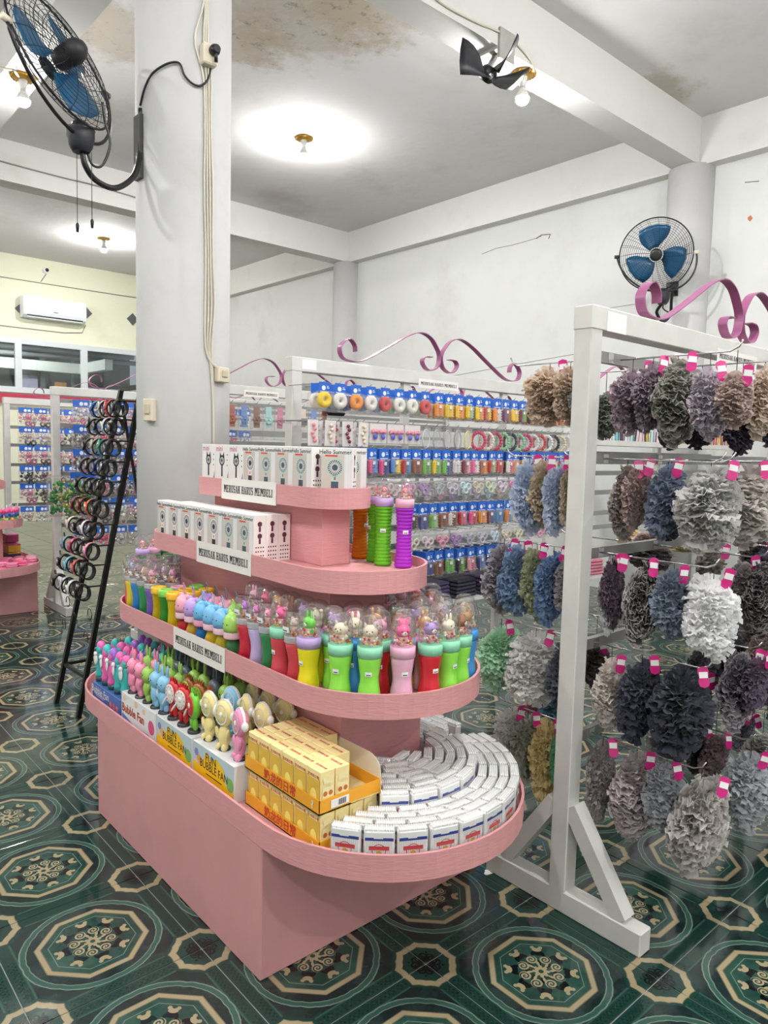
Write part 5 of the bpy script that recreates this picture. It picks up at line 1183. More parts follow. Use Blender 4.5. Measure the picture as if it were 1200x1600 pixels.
xs = [2.468, 2.59, 2.712]; hookrow(R2, 2.15, xs, 1.62, 3.15)
for i, x in enumerate(xs): inst(BOWP, 'bow_clip_card', 'card with two rose and indigo bow clips, %s in the second row' % ('beside the pin cards', 'between its twins', 'beside clear headbands')[i], 'card', (x, 2.85, 1.62), 0, 'cards of the second row')
def loop(r, w, n=22, sq=1.35, beads_=False):
    b = MB(); pts = [(w*math.sin(2*PI*i/n), 0, -.06+r*math.cos(2*PI*i/n)) for i in range(n)]
    if beads_:
        for p in pts: b.ball(p, (.011, .010, .011), 7, 5)
    else: b.tube(pts, .004, 6, 0, True)
    return b.mesh('headband_loop', TG)
THN, BRD = loop(.05, .036), loop(.048, .04, 18, beads_=True)
HBP = [('headband', THN, None), ('bag', bagm(.08, .12, .02, .012), None)]; BRP = [('headband', BRD, None), ('bag', bagm(.1, .128, .034, .012), None)]
xs = [2.816+i*.084 for i in range(5)]; hookrow(R2, 2.15, xs, 1.62, 3.15)
for i, x in enumerate(xs): inst(HBP, 'headband_bag', '%s thin headband in a clear bag, second row' % ('clear', 'grey', 'lilac', 'smoky', 'yellow')[i], 'bag', (x, 2.85, 1.61), 0, 'headband bags of the second row', {'headband': [(214, 214, 220), (180, 182, 190), (196, 180, 206), (170, 170, 176), (240, 224, 110)][i]}, rot=(0, 0, .2))
bcs = [((214, 70, 110), 'raspberry'), ((236, 226, 210), 'cream'), ((200, 60, 96), 'crimson'), ((150, 206, 160), 'mint'), ((48, 56, 66), 'charcoal'), ((140, 200, 160), 'sea green'), ((206, 50, 104), 'magenta'), ((228, 228, 230), 'pearl white'), ((206, 60, 64), 'red'), ((236, 236, 238), 'snow white'), ((30, 34, 34), 'black'), ((232, 220, 190), 'ivory'), ((236, 238, 240), 'bright white'), ((240, 214, 220), 'blush')]
xs = [3.262+i*.073 for i in range(14)]; hookrow(R2, 2.15, xs, 1.62, 3.15)
for i, x in enumerate(xs): inst(BRP, 'braided_headband', '%s padded braid headband in a clear bag, second row' % bcs[i][1], 'bag', (x, 2.865, 1.61), 0, 'headband bags of the second row', {'headband': bcs[i][0]}, rot=(0, 0, -.62))
# clear bags of pastel rings
rg = MB()
for i, (x, z) in enumerate(((-.022, -.03), (.02, -.036), (-.004, -.058))): rg.tube([(x+.017*math.cos(2*PI*k/12), -.004*i, z+.017*math.sin(2*PI*k/12)) for k in range(12)], .0065, 6, 0, True)
RGP = [('hair_rings', rg.mesh('hair_rings', TG), None), ('bag', bagm(.09, .085, .03, .002), None), ('paper_top', MB().box((0, 0, .006), (.088, .002, .016)).mesh('paper_top', mat('paper_pale', (222, 222, 226), .6)), None)]
pas = [((232, 150, 190), 'pink'), ((206, 200, 224), 'lavender'), ((214, 220, 190), 'pale lime'), ((170, 130, 200), 'violet'), ((196, 222, 232), 'ice blue'), ((230, 214, 222), 'blush'), ((176, 180, 190), 'grey'), ((222, 200, 180), 'peach')]
for z, xa, xb, row in ((1.32, 2.6, 4.05, 'between the second and third pack rows'), (1.02, 2.75, 4.0, 'between the third and lowest pack rows'), (1.28, 2.62, 3.9, 'in the file under the second pack row')):
    n = int((xb-xa)/.098); xs = [xa+(xb-xa)*i/(n-1) for i in range(n)]; hookrow(R2, 2.15, xs, z+.012, 3.15, HOOKM if z == 1.28 else None)
    for i, x in enumerate(xs):
        c, nm = pas[(i*3+int(z*10)) % 8]
        inst(RGP, 'hair_ring_bag', 'clear bag of %s hair rings hung %s' % (nm, row), 'bag', (x, 2.86 if z != 1.28 else 2.957, z), 0, 'clear ring bags on the second rack', {'hair_rings': jit(c, 8)}, rot=(0, random.uniform(-.05, .05), random.uniform(-.12, .12)))
# narrow cards on the far stretch seen through the scrunchie rack
nc = MB(); nc.box((0, 0, -.05), (.03, .006, .11), 0); nc.rect(-.006, .006, -.1, -.0, -.004, 1)
NCP = [('stick_card', nc.mesh('stick_card', [TP, mat('stick_print', (70, 60, 70), .5)]), None)]
b = MB(); b.box((5.6, 2.98, 1.555), (2.3, .28, .012), 0); b.box((5.6, 2.845, 1.57), (2.3, .012, .035), 0); b.box((5.6, 3.115, 1.62), (2.3, .012, .13), 0); obj('card_shelf', b.mesh('card_shelf', RACKW), R2, (-2.15, -3.15, 0))
ncl = [((226, 196, 206), 'pink'), ((120, 190, 200), 'teal'), ((236, 236, 238), 'white'), ((60, 56, 62), 'black'), ((150, 206, 216), 'aqua'), ((190, 120, 150), 'mauve'), ((236, 206, 60), 'yellow'), ((206, 190, 206), 'lilac'), ((240, 150, 130), 'coral'), ((214, 160, 60), 'amber')]
for i in range(52):
    x = 4.5+i*.042; c, nm = ncl[(i*7) % 5 if i < 16 else (5+(i*3) % 5 if i > 24 else (i*3) % 8)]
    inst(NCP, 'stick_card', '%s narrow hair stick card standing on the card shelf' % nm, 'card', (x, 2.9, 1.668), 0, 'narrow cards on the card shelf', {'stick_card': jit(c, 10)}, rot=(random.uniform(-.1, .1), random.uniform(-.04, .04), random.uniform(-.35, .35)))
# folded cloths and bags low on the second rack
cl = MB(); 
for k in range(5): cl.box((0, 0, .012+.022*k), (.2-.006*k, .16, .02), 0, None, .008)
b = MB(); b.box((3.6, 3.0, .615), (2.6, .34, .012)); obj('low_shelf', b.mesh('low_shelf', RACKW), R2, (-2.15, -3.15, 0))
FOLD = [('folded_cloth', cl.mesh('folded_cloth', TM), None)]
for i, (c, nm) in enumerate([((46, 44, 76), 'navy'), ((58, 46, 84), 'indigo'), ((40, 40, 60), 'midnight'), ((70, 60, 90), 'violet grey'), ((150, 60, 80), 'raspberry'), ((200, 206, 210), 'pale grey'), ((226, 226, 226), 'white'), ((160, 200, 70), 'lime'), ((196, 120, 140), 'rose')]):
    inst(FOLD, 'folded_cloth', '%s folded cloth stack on the low shelf under the hair packs' % nm, 'cloth', (2.75+i*.23, 2.95, .622), random.uniform(-.1, .1), 'folded cloths on the low shelf', {'folded_cloth': c})
# ------------------------------------------------------------------ bags on the racks farther back
fl = MB()
for k in range(6): fl.ball((.022*math.cos(k*PI/3), -.006, -.11+.022*math.sin(k*PI/3)), (.016, .008, .016), 7, 5)
fl.ball((0, -.012, -.11), .01, 7, 5); fl.box((0, .002, -.09), (.05, .004, .16))
FLP = [('hair_flower', fl.mesh('hair_flower', TP), None), ('bag', bagm(.1, .26, .03, .0), None)]
fcs = [((228, 214, 200), 'cream'), ((120, 150, 206), 'blue'), ((180, 110, 90), 'terracotta'), ((110, 140, 196), 'cornflower'), ((150, 120, 100), 'brown'), ((176, 216, 214), 'aqua'), ((206, 130, 160), 'rose'), ((60, 50, 56), 'black')]
for i in range(11):
    x = 2.5+i*.105; c, nm = fcs[i % 8]; obj('hook', HOOKS, R3, (x-2.22, 0, 1.8))
    inst(FLP, 'flower_bag', '%s hair flower in a long clear bag on the rack behind the column' % nm, 'bag', (x, 4.76, 1.79), 0, 'flower bags on the third rack', {'hair_flower': c}, rot=(0, random.uniform(-.03, .03), random.uniform(-.1, .1)))
b = MB(); b.box((0, 0, -.06), (.18, .06, .12), 0, None, .02); 
inst([('header_card', HEADM, None), ('dark_bundle', b.mesh('dark_bundle', BLACK), None)], 'black_bundle_pack', 'black bundle pack with blue header at the end of the flower bags', 'pack', (3.62, 4.7, 1.86), 0)
tins = MB()
rt = random.Random(3)
for k in range(26): tins.ball((rt.uniform(-.05, .05), rt.uniform(-.02, .012), rt.uniform(-.13, -.055)), (rt.uniform(.008, .016), .007, rt.uniform(.008, .015)), 6, 4, 0 if k % 3 else 1)
bigh = MB(); bigh.box((0, 0, -.028), (.12, .003, .05)); bigl = MB(); bigl.disc((0, -.002, -.03), .014, 10); bigl.rect(.02, .045, -.04, -.02, -.002)
TNP = [('header_card', bigh.mesh('header_card', BLH), None), ('logo_print', bigl.mesh('logo_print', WLOGO), 'header_card'), ('hairpiece', tins.mesh('hairpiece', [TG, mat('silver_tinsel', (206, 208, 212), .2, .7)]), None), ('bag', bagm(.13, .11, .05, -.04), None)]
tcs = [((206, 206, 210), 'silver'), ((236, 150, 170), 'pink'), ((120, 110, 110), 'grey'), ((214, 196, 186), 'champagne'), ((90, 60, 60), 'brown'), ((236, 90, 130), 'hot pink'), ((226, 224, 220), 'white'), ((60, 56, 60), 'black')]
for R_, X0, Yr, lab in ((R4, 2.06, 6.62, 'on the rack beside the watch rack'), (R5, 2.25, 8.9, 'on the farthest rack along the aisle')):
    for zi, z in enumerate((1.83, 1.62, 1.42, 1.2, 1.0, .75)):
        for i in range(11):
            x = X0+.12+i*.157; c, nm = tcs[(i*3+zi*2+(1 if R_ is R5 else 0)) % 8]
            if R_ is R5 and i < 5 and zi in (0, 2): c, nm = tcs[1]
            obj('hook', HOOKS, R_, (x-X0, 0, z))
            inst(TNP, 'hairpiece_bag', '%s bagged hairpiece, blue header, hook row %s %s' % (nm, ('one', 'two', 'three', 'four', 'five', 'six')[zi], lab), 'bag', (x, Yr-.285, z+.005), 0, 'bagged hairpieces '+lab, {'hairpiece': jit(c, 10)}, rot=(random.uniform(-.06, .04), random.uniform(-.02, .02), random.uniform(-.1, .1)), scale=(1.15, 1.1, random.uniform(1.18, 1.3)))

    for zi, z in enumerate((1.70, 1.50, 1.29, 1.08, .86)):
        for i in range(9):
            x = X0+.1985+i*.157; c, nm = [((236, 120, 160), 'pink'), ((120, 74, 40), 'brown'), ((206, 200, 200), 'silvery'), ((60, 54, 58), 'black'), ((232, 190, 200), 'blush'), ((110, 100, 96), 'taupe')][(i*5+zi*3) % 6]
            obj('hook', HOOKM, R_, (x-X0, 0, z+.012)); inst(RGP, 'hair_ring_bag', 'clear bag of %s hair rings, between hook rows, %s' % (nm, lab), 'bag', (x, Yr-.185, z), 0, 'clear ring bags '+lab, {'hair_rings': jit(c, 12)}, rot=(0, random.uniform(-.06, .06), random.uniform(-.12, .12)), scale=random.uniform(1.2, 1.45))
# ================================================================== black watch rack
def lerp(a, b, t): return tuple(x+(y-x)*t for x, y in zip(a, b))
FR, FL, TR, TL_ = (1.323, 3.946, 0), (1.307, 4.257, 0), (1.64, 3.845, 1.79), (1.64, 4.115, 1.79)
WR = thing('watch_rack', 'black metal easel rack hung with rows of wristwatches', 'rack', (1.31, 4.1, 0))
def wpart(name, mb, m=BLKM): mb.v = [(x-1.31, y-4.1, z) for x, y, z in mb.v]; return obj(name, mb.mesh(name, m), WR)
for a, b_ in ((FR, TR), (FL, TL_)): m_ = MB(); m_.bar(a, b_, .024, .024); wpart('front_leg', m_)
for a, b_ in (((1.99, 3.98, 0), (1.63, 3.9, 1.7)), ((1.99, 4.25, 0), (1.63, 4.08, 1.7))): m_ = MB(); m_.bar(a, b_, .014); wpart('rear_leg', m_)
m_ = MB(); m_.bar(TR, TL_, .024); wpart('top_bar', m_)
m_ = MB(); m_.bar(lerp(FR, TR, .125), lerp(FL, TL_, .125), .018); wpart('cross_bar', m_)
m_ = MB(); m_.bar(lerp(FL, TL_, .125), (1.945, 4.244, .222), .016); wpart('cross_bar', m_)
band = MB(); band.ribbon([(.036*math.cos(2*PI*i/20), 0, .04*math.sin(2*PI*i/20)) for i in range(20)], (0, 1, 0), .05, .006, 1, True); band.ribbon([(.0395*math.cos(2*PI*i/20), 0, .0435*math.sin(2*PI*i/20)) for i in range(20)], (0, 1, 0), .03, .0012, 0, True)
dial = MB(); dial.lathe([(.021, .002), (.024, .005), (.024, .009), (.02, .0115), (0, .0115)], 16, 0, Matrix.Translation((-.037, 0, .006)) @ Matrix.Rotation(-PI/2, 4, 'Y'))
glass = MB(); glass.lathe([(.017, .0117), (0, .0122)], 14, 0, Matrix.Translation((-.037, 0, .006)) @ Matrix.Rotation(-PI/2, 4, 'Y'))
buck = MB(); buck.box((.038, 0, 0), (.006, .034, .018))
WATCH = [('strap', band.mesh('strap', [TP, BLACK]), None), ('dial_case', dial.mesh('dial_case', TG), None), ('dial_glass', glass.mesh('dial_glass', mat('dial_silver', (190, 196, 200), .15, .6)), 'dial_case'), ('buckle', buck.mesh('buckle', BLACK), None)]
wrows = [(186, 627), (180, 656), (175, 689), (167, 721), (161, 752), (156, 785), (150, 819), (140, 850), (135, 881), (127, 914)]
K = (26, 26, 28)
wc = [[(K, 'black'), ((206, 60, 60), 'red'), ((226, 220, 206), 'cream'), ((70, 130, 190), 'blue')], [(K, 'black'), ((226, 226, 226), 'white'), (K, 'black'), (K, 'black')], [((46, 60, 60), 'dark green'), ((60, 160, 140), 'teal'), ((196, 180, 160), 'beige'), (K, 'black')], [(K, 'black'), ((40, 50, 110), 'navy'), (K, 'black'), ((90, 92, 96), 'grey')], [(K, 'black'), (K, 'black'), ((96, 98, 100), 'grey'), (K, 'black')], [(K, 'black'), ((226, 110, 50), 'orange'), ((150, 30, 40), 'red'), ((120, 30, 40), 'wine')], [(K, 'black'), ((230, 230, 230), 'white'), (K, 'black'), ((222, 216, 200), 'cream')], [((240, 150, 176), 'pink'), (K, 'black'), ((226, 60, 120), 'hot pink'), ((120, 150, 170), 'steel blue')], [(K, 'black'), ((220, 90, 90), 'coral'), ((120, 190, 220), 'light blue'), (K, 'black')], [(K, 'black'), ((220, 222, 224), 'silver'), ((206, 208, 210), 'silver'), (K, 'black')]]
onum = ('top', 'second', 'third', 'fourth', 'fifth', 'sixth', 'seventh', 'eighth', 'ninth', 'lowest')
for ri, (px, py) in enumerate(wrows):
    P0 = onX(px, py, 1.5); t = max(0, min(1, P0.z/1.79)); Xl = FR[0]+(TR[0]-FR[0])*t-.076; Yl = FR[1]+(TR[1]-FR[1])*t
    P = onX(px, py, Xl); ys = [onX(px+dx, py+dy, Xl).y for dx, dy in ((20, 2), (-24, -3))]
    dY = max(0, Yl+.036-ys[0]); ys = [v+dY for v in ys]
    m_ = MB(); m_.tube([(Xl, Yl-.008, P.z), (Xl, ys[1]+.03, P.z), (Xl, ys[1]+.035, P.z+.02)], .005, 6); wpart('rod', m_)
    m_ = MB(); m_.bar((Xl, Yl, P.z), (Xl+.076, Yl, P.z), .008); wpart('rod_bracket', m_)
    for i in range(4):
        c, nm = wc[ri][i]
        inst(WATCH, 'wristwatch', '%s wristwatch looped on the %s rod of the black rack' % (nm, onum[ri]), 'watch', (Xl, ys[0]+(ys[1]-ys[0])*(i+.15)/3.6, P.z-.0368), 0, 'wristwatches on the black rack', {'strap': c, 'dial_case': jit(c, 12)}, rot=(random.uniform(-.05, .05), random.uniform(-.25, .35), random.uniform(-.05, .05)), scale=(.98, .82, 1.12))
for i, (px, py) in enumerate([(106, 940), (115, 965), (100, 975), (140, 960), (134, 995)]):
    P = onX(px, py, 1.36); m_ = MB(); m_.tube([P+Vector((0, .03*math.cos(a), .03*math.sin(a))) for a in [PI*.2*k-.3 for k in range(9)]], .0022, 5); wpart('empty_ring', m_)
# foil bag hooked on the rack beside it
rt = random.Random(5); gb = MB()
for k in range(170): gb.ball((rt.uniform(-.2, .2), rt.uniform(-.02, .02), rt.uniform(-.13, .13)), (rt.uniform(.014, .03), .005, rt.uniform(.009, .018)), 5, 4, k % 3 > 0, (rt.uniform(-1, 1), rt.uniform(-2, 2), 0))
P = onY(118, 778, 6.245); gbag = MB(); gbag.box((0, 0, .02), (.46, .06, .34), 0, None, .02); ghd = MB(); ghd.box((.05, -.03, .19), (.2, .004, .05))
inst([('tinsel', gb.mesh('tinsel', [mat('tinsel_gold', (196, 190, 90), .2, .6), mat('tinsel_green', (30, 130, 50), .25, .4)]), None), ('bag', gbag.mesh('bag', BAG), None), ('header_card', ghd.mesh('header_card', BLH), None)], 'tinsel_bag', 'green and gold tinsel garland in a clear bag with blue header', 'bag', P, 0)
obj('hook', HOOK, R4, (P.x-2.06, 0, P.z+.208))
# ================================================================== second pink stand down the aisle
make_stand(5.03, 'pink tiered display stand farther down the aisle with compacts on its rim', False)
DY = 5.03
cp = MB(); cp.lathe([(0, 0), (.042, 0), (.044, .004), (.044, .014), (.041, .016)], 18); cpl = MB(); cpl.lathe([(.0435, .016), (.0445, .02), (.0435, .03), (.038, .034), (0, .034)], 18)
CMP = [('case', cp.mesh('case', TG), None), ('lid', cpl.mesh('lid', TG), None)]
for ring_, rad, n in (('rim', .375, 12), ('second ring', .28, 9), ('third ring', .19, 6)):
    for i in range(n):
        a = PI+PI*(i+.5)/n
        for s in range(2 if (i+n) % 3 else 1):
            inst(CMP, 'round_compact', 'pink round compact in the %s of the farther stand, %s' % (ring_, 'lower of two' if s == 0 else 'stacked on another'), 'compact', (SX+rad*math.cos(a), 1.645+DY+rad*math.sin(a), Z1+s*.035), 0, 'compacts on the farther pink stand', {'case': jit((236, 150, 180), 8), 'lid': jit((240, 130, 170) if i % 4 else (240, 80, 140), 8)})
bx = MB(); bx.box((0, 0, .03), (.1, .18, .06), 0, None, .003); bxl = MB(); bxl.box((0, 0, .064), (.102, .182, .01), 0, None, .002)
for i, (x, y, z, c, c2, nm) in enumerate([(1.78, 6.95, 0, (40, 50, 90), (200, 160, 40), 'navy'), (1.80, 7.16, 0, (190, 160, 50), (60, 60, 90), 'mustard'), (1.78, 6.95, .075, (196, 160, 50), (160, 50, 100), 'gold'), (1.80, 7.16, .075, (150, 50, 90), (190, 80, 130), 'plum'), (1.79, 7.05, .15, (170, 60, 110), (200, 110, 150), 'raspberry')]):
    inst([('box_body', bx.mesh('box_body', TP), None), ('box_lid', bxl.mesh('box_lid', TP), None)], 'gift_box', '%s lidded box in the pile on the farther pink stand' % nm, 'box', (x, y, Z1+z), 0, 'boxes on the farther pink stand', {'box_body': c, 'box_lid': c2})
pn = MB(); pn.lathe([(.012, 0), (.012, .05)], 10); pb = MB(); pb.lathe([(.0125, .05), (.0125, .085)], 10); pt = MB(); pt.ball((0, 0, .1), (.018, .018, .02), 9, 7); ps = MB(); ps.tube([(0, 0, .115), (.004, 0, .15)], .002, 5)
PEN = [('barrel', pn.mesh('barrel', TP), None), ('middle', pb.mesh('middle', TP), None), ('ball_top', pt.mesh('ball_top', TP), None), ('stick', ps.mesh('stick', WP), None)]
for i in range(13):
    for j in range(2):
        a = PI*1.05+PI*.95*(i+.5)/13; rad = .285-j*.05
        inst(PEN, 'novelty_pen', '%s barrelled novelty pen with pink ball, farther pink stand %s row' % (('yellow', 'green', 'lime')[i % 3], ('front', 'second')[j]), 'pen', (SX+rad*math.cos(a), 1.68+DY+rad*math.sin(a), ZT), 0, 'novelty pens on the farther pink stand', {'barrel': [(222, 190, 40), (60, 150, 90), (170, 200, 60)][i % 3], 'middle': (70, 110, 190), 'ball_top': (240, 90, 150)})
for i in range(4): inst(CMP, 'round_compact', 'pale pink compact on the second tier of the farther stand', 'compact', (SX-.13+i*.088, 1.70+DY, TIERS[2][5]), 0, 'compacts on the farther pink stand', {'case': (240, 170, 190), 'lid': (246, 190, 206)}, scale=.9)
# ================================================================== fans
BLU = mat('fan_blade_blue', (22, 80, 116), .3); WIRE = mat('fan_wire', (30, 30, 36), .35, .5)
def fan(label, C, n, R, ped, jpts, name='wall_fan', scale_blade=1.0, roll=0, rings=15):
    C = Vector(C); n = Vector(n).normalized(); up = Vector((0, 0, 1)); a = n.cross(up).normalized(); v = a.cross(n)
    M = Matrix(((a.x, v.x, -n.x, 0), (a.y, v.y, -n.y, 0), (a.z, v.z, -n.z, 0), (0, 0, 0, 1)))        # local z points backwards
    r = thing(name, label, 'fan', C); IV = lambda p: Vector(p)-C
    def add(nm, mb, m, par=None, T=M): mb.v = [tuple(T @ Vector(p)) for p in mb.v]; return obj(nm, mb.mesh(nm, m), par or r)
    D_ = R*.2
    cage = MB(); circ = lambda q, z, k=40: [(q*math.cos(2*PI*i/k), q*math.sin(2*PI*i/k), z) for i in range(k)]
    cage.tube(circ(R, 0, 48), R*.018, 8, 0, True); add('rim_ring', cage, WIRE)
    for side, nm in ((-1, 'front_guard'), (1, 'rear_guard')):
        g_ = MB()
        for k in range(1, rings):
            q = k/rings; g_.tube(circ(R*q, side*D_*math.sqrt(max(0, 1-q**3))), R*.0042, 4, 0, True)
        for k in range(20 if side > 0 else 24):
            t = 2*PI*k/(20 if side > 0 else 24); g_.tube([(R*q*math.cos(t+.25*(1-q)), R*q*math.sin(t+.25*(1-q)), side*D_*math.sqrt(max(0, 1-q**3))) for q in (.14, .3, .5, .7, .85, 1)], R*.0055, 4)
        add(nm, g_, WIRE)
    badge = MB(); badge.lathe([(R*.17, -D_-.004), (R*.17, -D_-.016), (R*.1, -D_-.02), (0, -D_-.02)], 20); add('hub_badge', badge, BLACK)
    mot = MB(); mot.lathe([(R*.13, -.02), (R*.16, .01), (R*.17, D_+.02), (R*.14, D_+.05), (R*.07, D_+.07), (0, D_+.07)], 20); add('motor', mot, mat('motor_black', (30, 29, 31), .55))
    for k in range(3):
        t0 = roll+k*2*PI/3; bl = MB(); V = []; F_ = []
        for i in range(7):
            q = .2+.62*i/6
            for j in range(5):
                s = j/4-.5; an = t0+(.55*q)+s*(.9+.55*math.sin(q*3)) + (.0 if j < 4 else -.25*max(0, q-.5)*2)
                V.append((R*q*math.cos(an), R*q*math.sin(an), -.01+s*.05*(1.2-q)))
        for i in range(6):
            for j in range(4): F_.append((i*5+j, i*5+j+1, i*5+j+6, i*5+j+5))
        bl.add(V, F_, 0, True); o = add('blade', bl, BLU); sm = o.modifiers.new('thickness', 'SOLIDIFY'); sm.thickness = .003
    PD = Vector(ped)
    yk = MB(); L = []
    for i in range(25):
        t = PI+PI*i/24; L.append(C + (a*math.cos(t) + (PD-C).normalized()*(-math.sin(t)))*R*1.07)
    yk.tube(L, R*.028, 8); yk.v = [tuple(IV(p)) for p in yk.v]; obj('yoke', yk.mesh('yoke', BLKM), r)
    for s in (-1, 1):
        kb = MB(); kb.tube([IV(C+a*s*R*1.0), IV(C+a*s*R*1.14)], R*.05, 10); obj('pivot_knob', kb.mesh('pivot_knob', BLACK if s > 0 else IVORY), r)
    pd = MB(); pd.lathe([(R*.12, -R*.28), (R*.17, -R*.2), (R*.2, -R*.06), (R*.2, R*.03), (R*.21, R*.05), (R*.13, R*.06), (R*.12, R*.14), (R*.06, R*.17)], 20); obj('pedestal', pd.mesh('pedestal', mat('pedestal_black', (34, 35, 42), .45)), r, IV(PD))
    jt = MB(); jt.tube([IV(p) for p in spline([tuple(p) for p in jpts], 5)], R*.045, 10); obj('bracket_arm', jt.mesh('bracket_arm', BLKM), r)
    return r
def onCyl(px, py, off=.0, cx=CX, cy=CY, R=CRAD):
    d = ray(px, py); o = CAM-Vector((cx, cy, 0)); A = d.x*d.x+d.y*d.y; B = 2*(o.x*d.x+o.y*d.y); Cc = o.x*o.x+o.y*o.y-(R+off)**2
    disc = max(0, B*B-4*A*Cc); return CAM+d*((-B-math.sqrt(disc))/(2*A))
vv = ray(95, 94).normalized(); rr_ = (CR-vv*CR.dot(vv)).normalized(); uu_ = (CU-vv*CU.dot(vv)-rr_*CU.dot(rr_)).normalized()
nl = vv*.36+rr_*(-.933*.89)+uu_*(-.933*.46)
Cl = onY(95, 94, 3.45); PL = onY(126, 208, 3.45)
J = [onY(129, 236, 3.45), onY(133, 258, 3.45), onY(150, 282, 3.47), onY(180, 294, 3.5), onY(207, 278, 3.55), onY(217, 250, 3.58), onY(219, 215, 3.6), onY(220, 170, 3.6)]
LF = fan('black caged fan with blue blades on a curved arm from the round column', Cl, nl, .295, PL, J, roll=.5)
def lpart(nm, mb, m=BLACK): mb.v = [tuple(Vector(p)-Cl) for p in mb.v]; return obj(nm, mb.mesh(nm, m), LF)
for x, y1 in ((120, 352), (143, 346)):
    m_ = MB(); m_.tube([onY(x, 238, 3.44), onY(x+1, y1, 3.44)], .0016, 5); lpart('pull_cord', m_); m_ = MB(); P = onY(x+1, y1, 3.44); m_.lathe([(.006, -.03), (.008, 0), (.004, .01)], 8, 0, Matrix.Translation(P)); lpart('cord_bead', m_)
m_ = MB(); m_.tube(spline([onY(x, y, 3.44) for x, y in ((160, 160), (164, 190), (172, 225), (160, 258), (145, 258), (137, 240))], 5), .006, 6); lpart('motor_cable', m_)
m_ = MB(); m_.box((1.532, 3.61, 2.93), (.02, .07, .3), 0); lpart('wall_plate', m_, BLKM)
# plug cable over the column
m_ = MB(); m_.tube(spline([onY(219, 165, 3.6)]+[onCyl(x, y, .012) for x, y in ((226, 138), (238, 115), (258, 101), (274, 97), (282, 101), (288, 117), (300, 130), (313, 134), (324, 125), (329, 108), (328, 88))], 5), .0055, 6); lpart('power_cord', m_)
P = onCyl(322, 90, .0)
def onface(P): return math.atan2(P.y-CY, P.x-CX)+PI/2
so = thing('wall_socket', 'ivory wall socket box with black plug high on the round column', 'socket', P, onface(P))
m_ = MB(); m_.box((0, -.025, 0), (.075, .05, .095), 0, None, .006); obj('socket_box', m_.mesh('socket_box', IVORY), so)
m_ = MB(); m_.lathe([(.024, 0), (.026, .02), (.018, .04)], 14, 0, Matrix.Translation((.012, -.05, .015)) @ Matrix.Rotation(PI/2, 4, 'X')); m_.tube([(.012, -.075, .01), (.016, -.07, -.04)], .009, 8); obj('plug', m_.mesh('plug', BLACK), so)
for px, py, lab, w_, h_ in ((237, 641, 'ivory light switch low on the round column', .06, .11), (346, 586, 'ivory socket box on the edge of the round column', .085, .075)):
    P = onCyl(px if px < 300 else 343, py); s = thing('light_switch' if px < 300 else 'wall_socket', lab, 'switch' if px < 300 else 'socket', P, onface(P))
    m_ = MB(); m_.box((0, -.015, 0), (w_, .034, h_), 0, None, .004); obj('plate', m_.mesh('plate', IVORY), s); m_ = MB(); m_.box((0, -.035, .005), (w_*.5, .01, h_*.45), 0, None, .003); obj('rocker', m_.mesh('rocker', mat('rocker_ivory', (196, 186, 164), .4)), s)
for k, (dx, cut) in enumerate(((-6, 0), (-2, 0), (2, 0), (6, 0))):
    cb_ = MB(); pts = [onCyl(322+dx*.7, -60, .008), onCyl(322+dx*.6, 4, .008), onCyl(320+dx*(2.6 if k == 0 else .8), 60, .01), onCyl(324+dx, 120, .008), onCyl(325+dx*.8, 200, .01), onCyl(326+dx*1.1, 300, .008), onCyl(327+dx*.9, 400, .01), onCyl(328+dx*1.2, 480, .008), onCyl(326+dx*.8, 540, .01)]
    pts += [onCyl(332+dx*.4, 566, .012), onCyl(342, 576, .014)] if k < 2 else [onCyl(332+dx*.2, 620, .008), onCyl(333+dx*.2, 700, .008)]
    cb_.tube(spline(pts, 4), .005, 6); tag(obj('wall_cable', cb_.mesh('wall_cable', CABLE)), ('thin ivory cable bowed out beside the socket on the round column', 'ivory cable running down to the column edge socket', 'ivory cable running on past the column edge socket', 'ivory cable along the outer side of the column bundle')[k], 'cable', 'cables down the round column')
# far wall fan
Cw = onX(1025, 398, 6.5); Pw = onX(1036, 460, 6.56)
Jw = [Pw+Vector((0, 0, -.08)), onX(1026, 488, 6.62), onX(1036, 502, 6.68), onX(1047, 492, 6.72), onX(1049, 470, 6.78), onX(1051, 452, 6.86)]
FW = fan('black caged wall fan with blue blades on the right hand wall column'.replace('right hand ', ''), Cw, (CAM-Cw)+Vector((0, .0, -.2)), .325, Pw, Jw, roll=1.1, rings=18)
m_ = MB(); P = onX(1051, 452, 6.885); m_.box(tuple(P-Cw), (.03, .12, .14)); obj('wall_plate', m_.mesh('wall_plate', BLKM), FW)
m_ = MB(); m_.tube([Vector(p)-Cw for p in spline([onX(1040, 470, 6.6), onX(1036, 482, 6.7), onX(1055, 490, 6.88), onX(1090, 480, 7.1), onX(1092, 500, 7.1), onX(1088, 545, 7.1)], 4)], .007, 5); obj('power_cord', m_.mesh('power_cord', BLACK), FW)
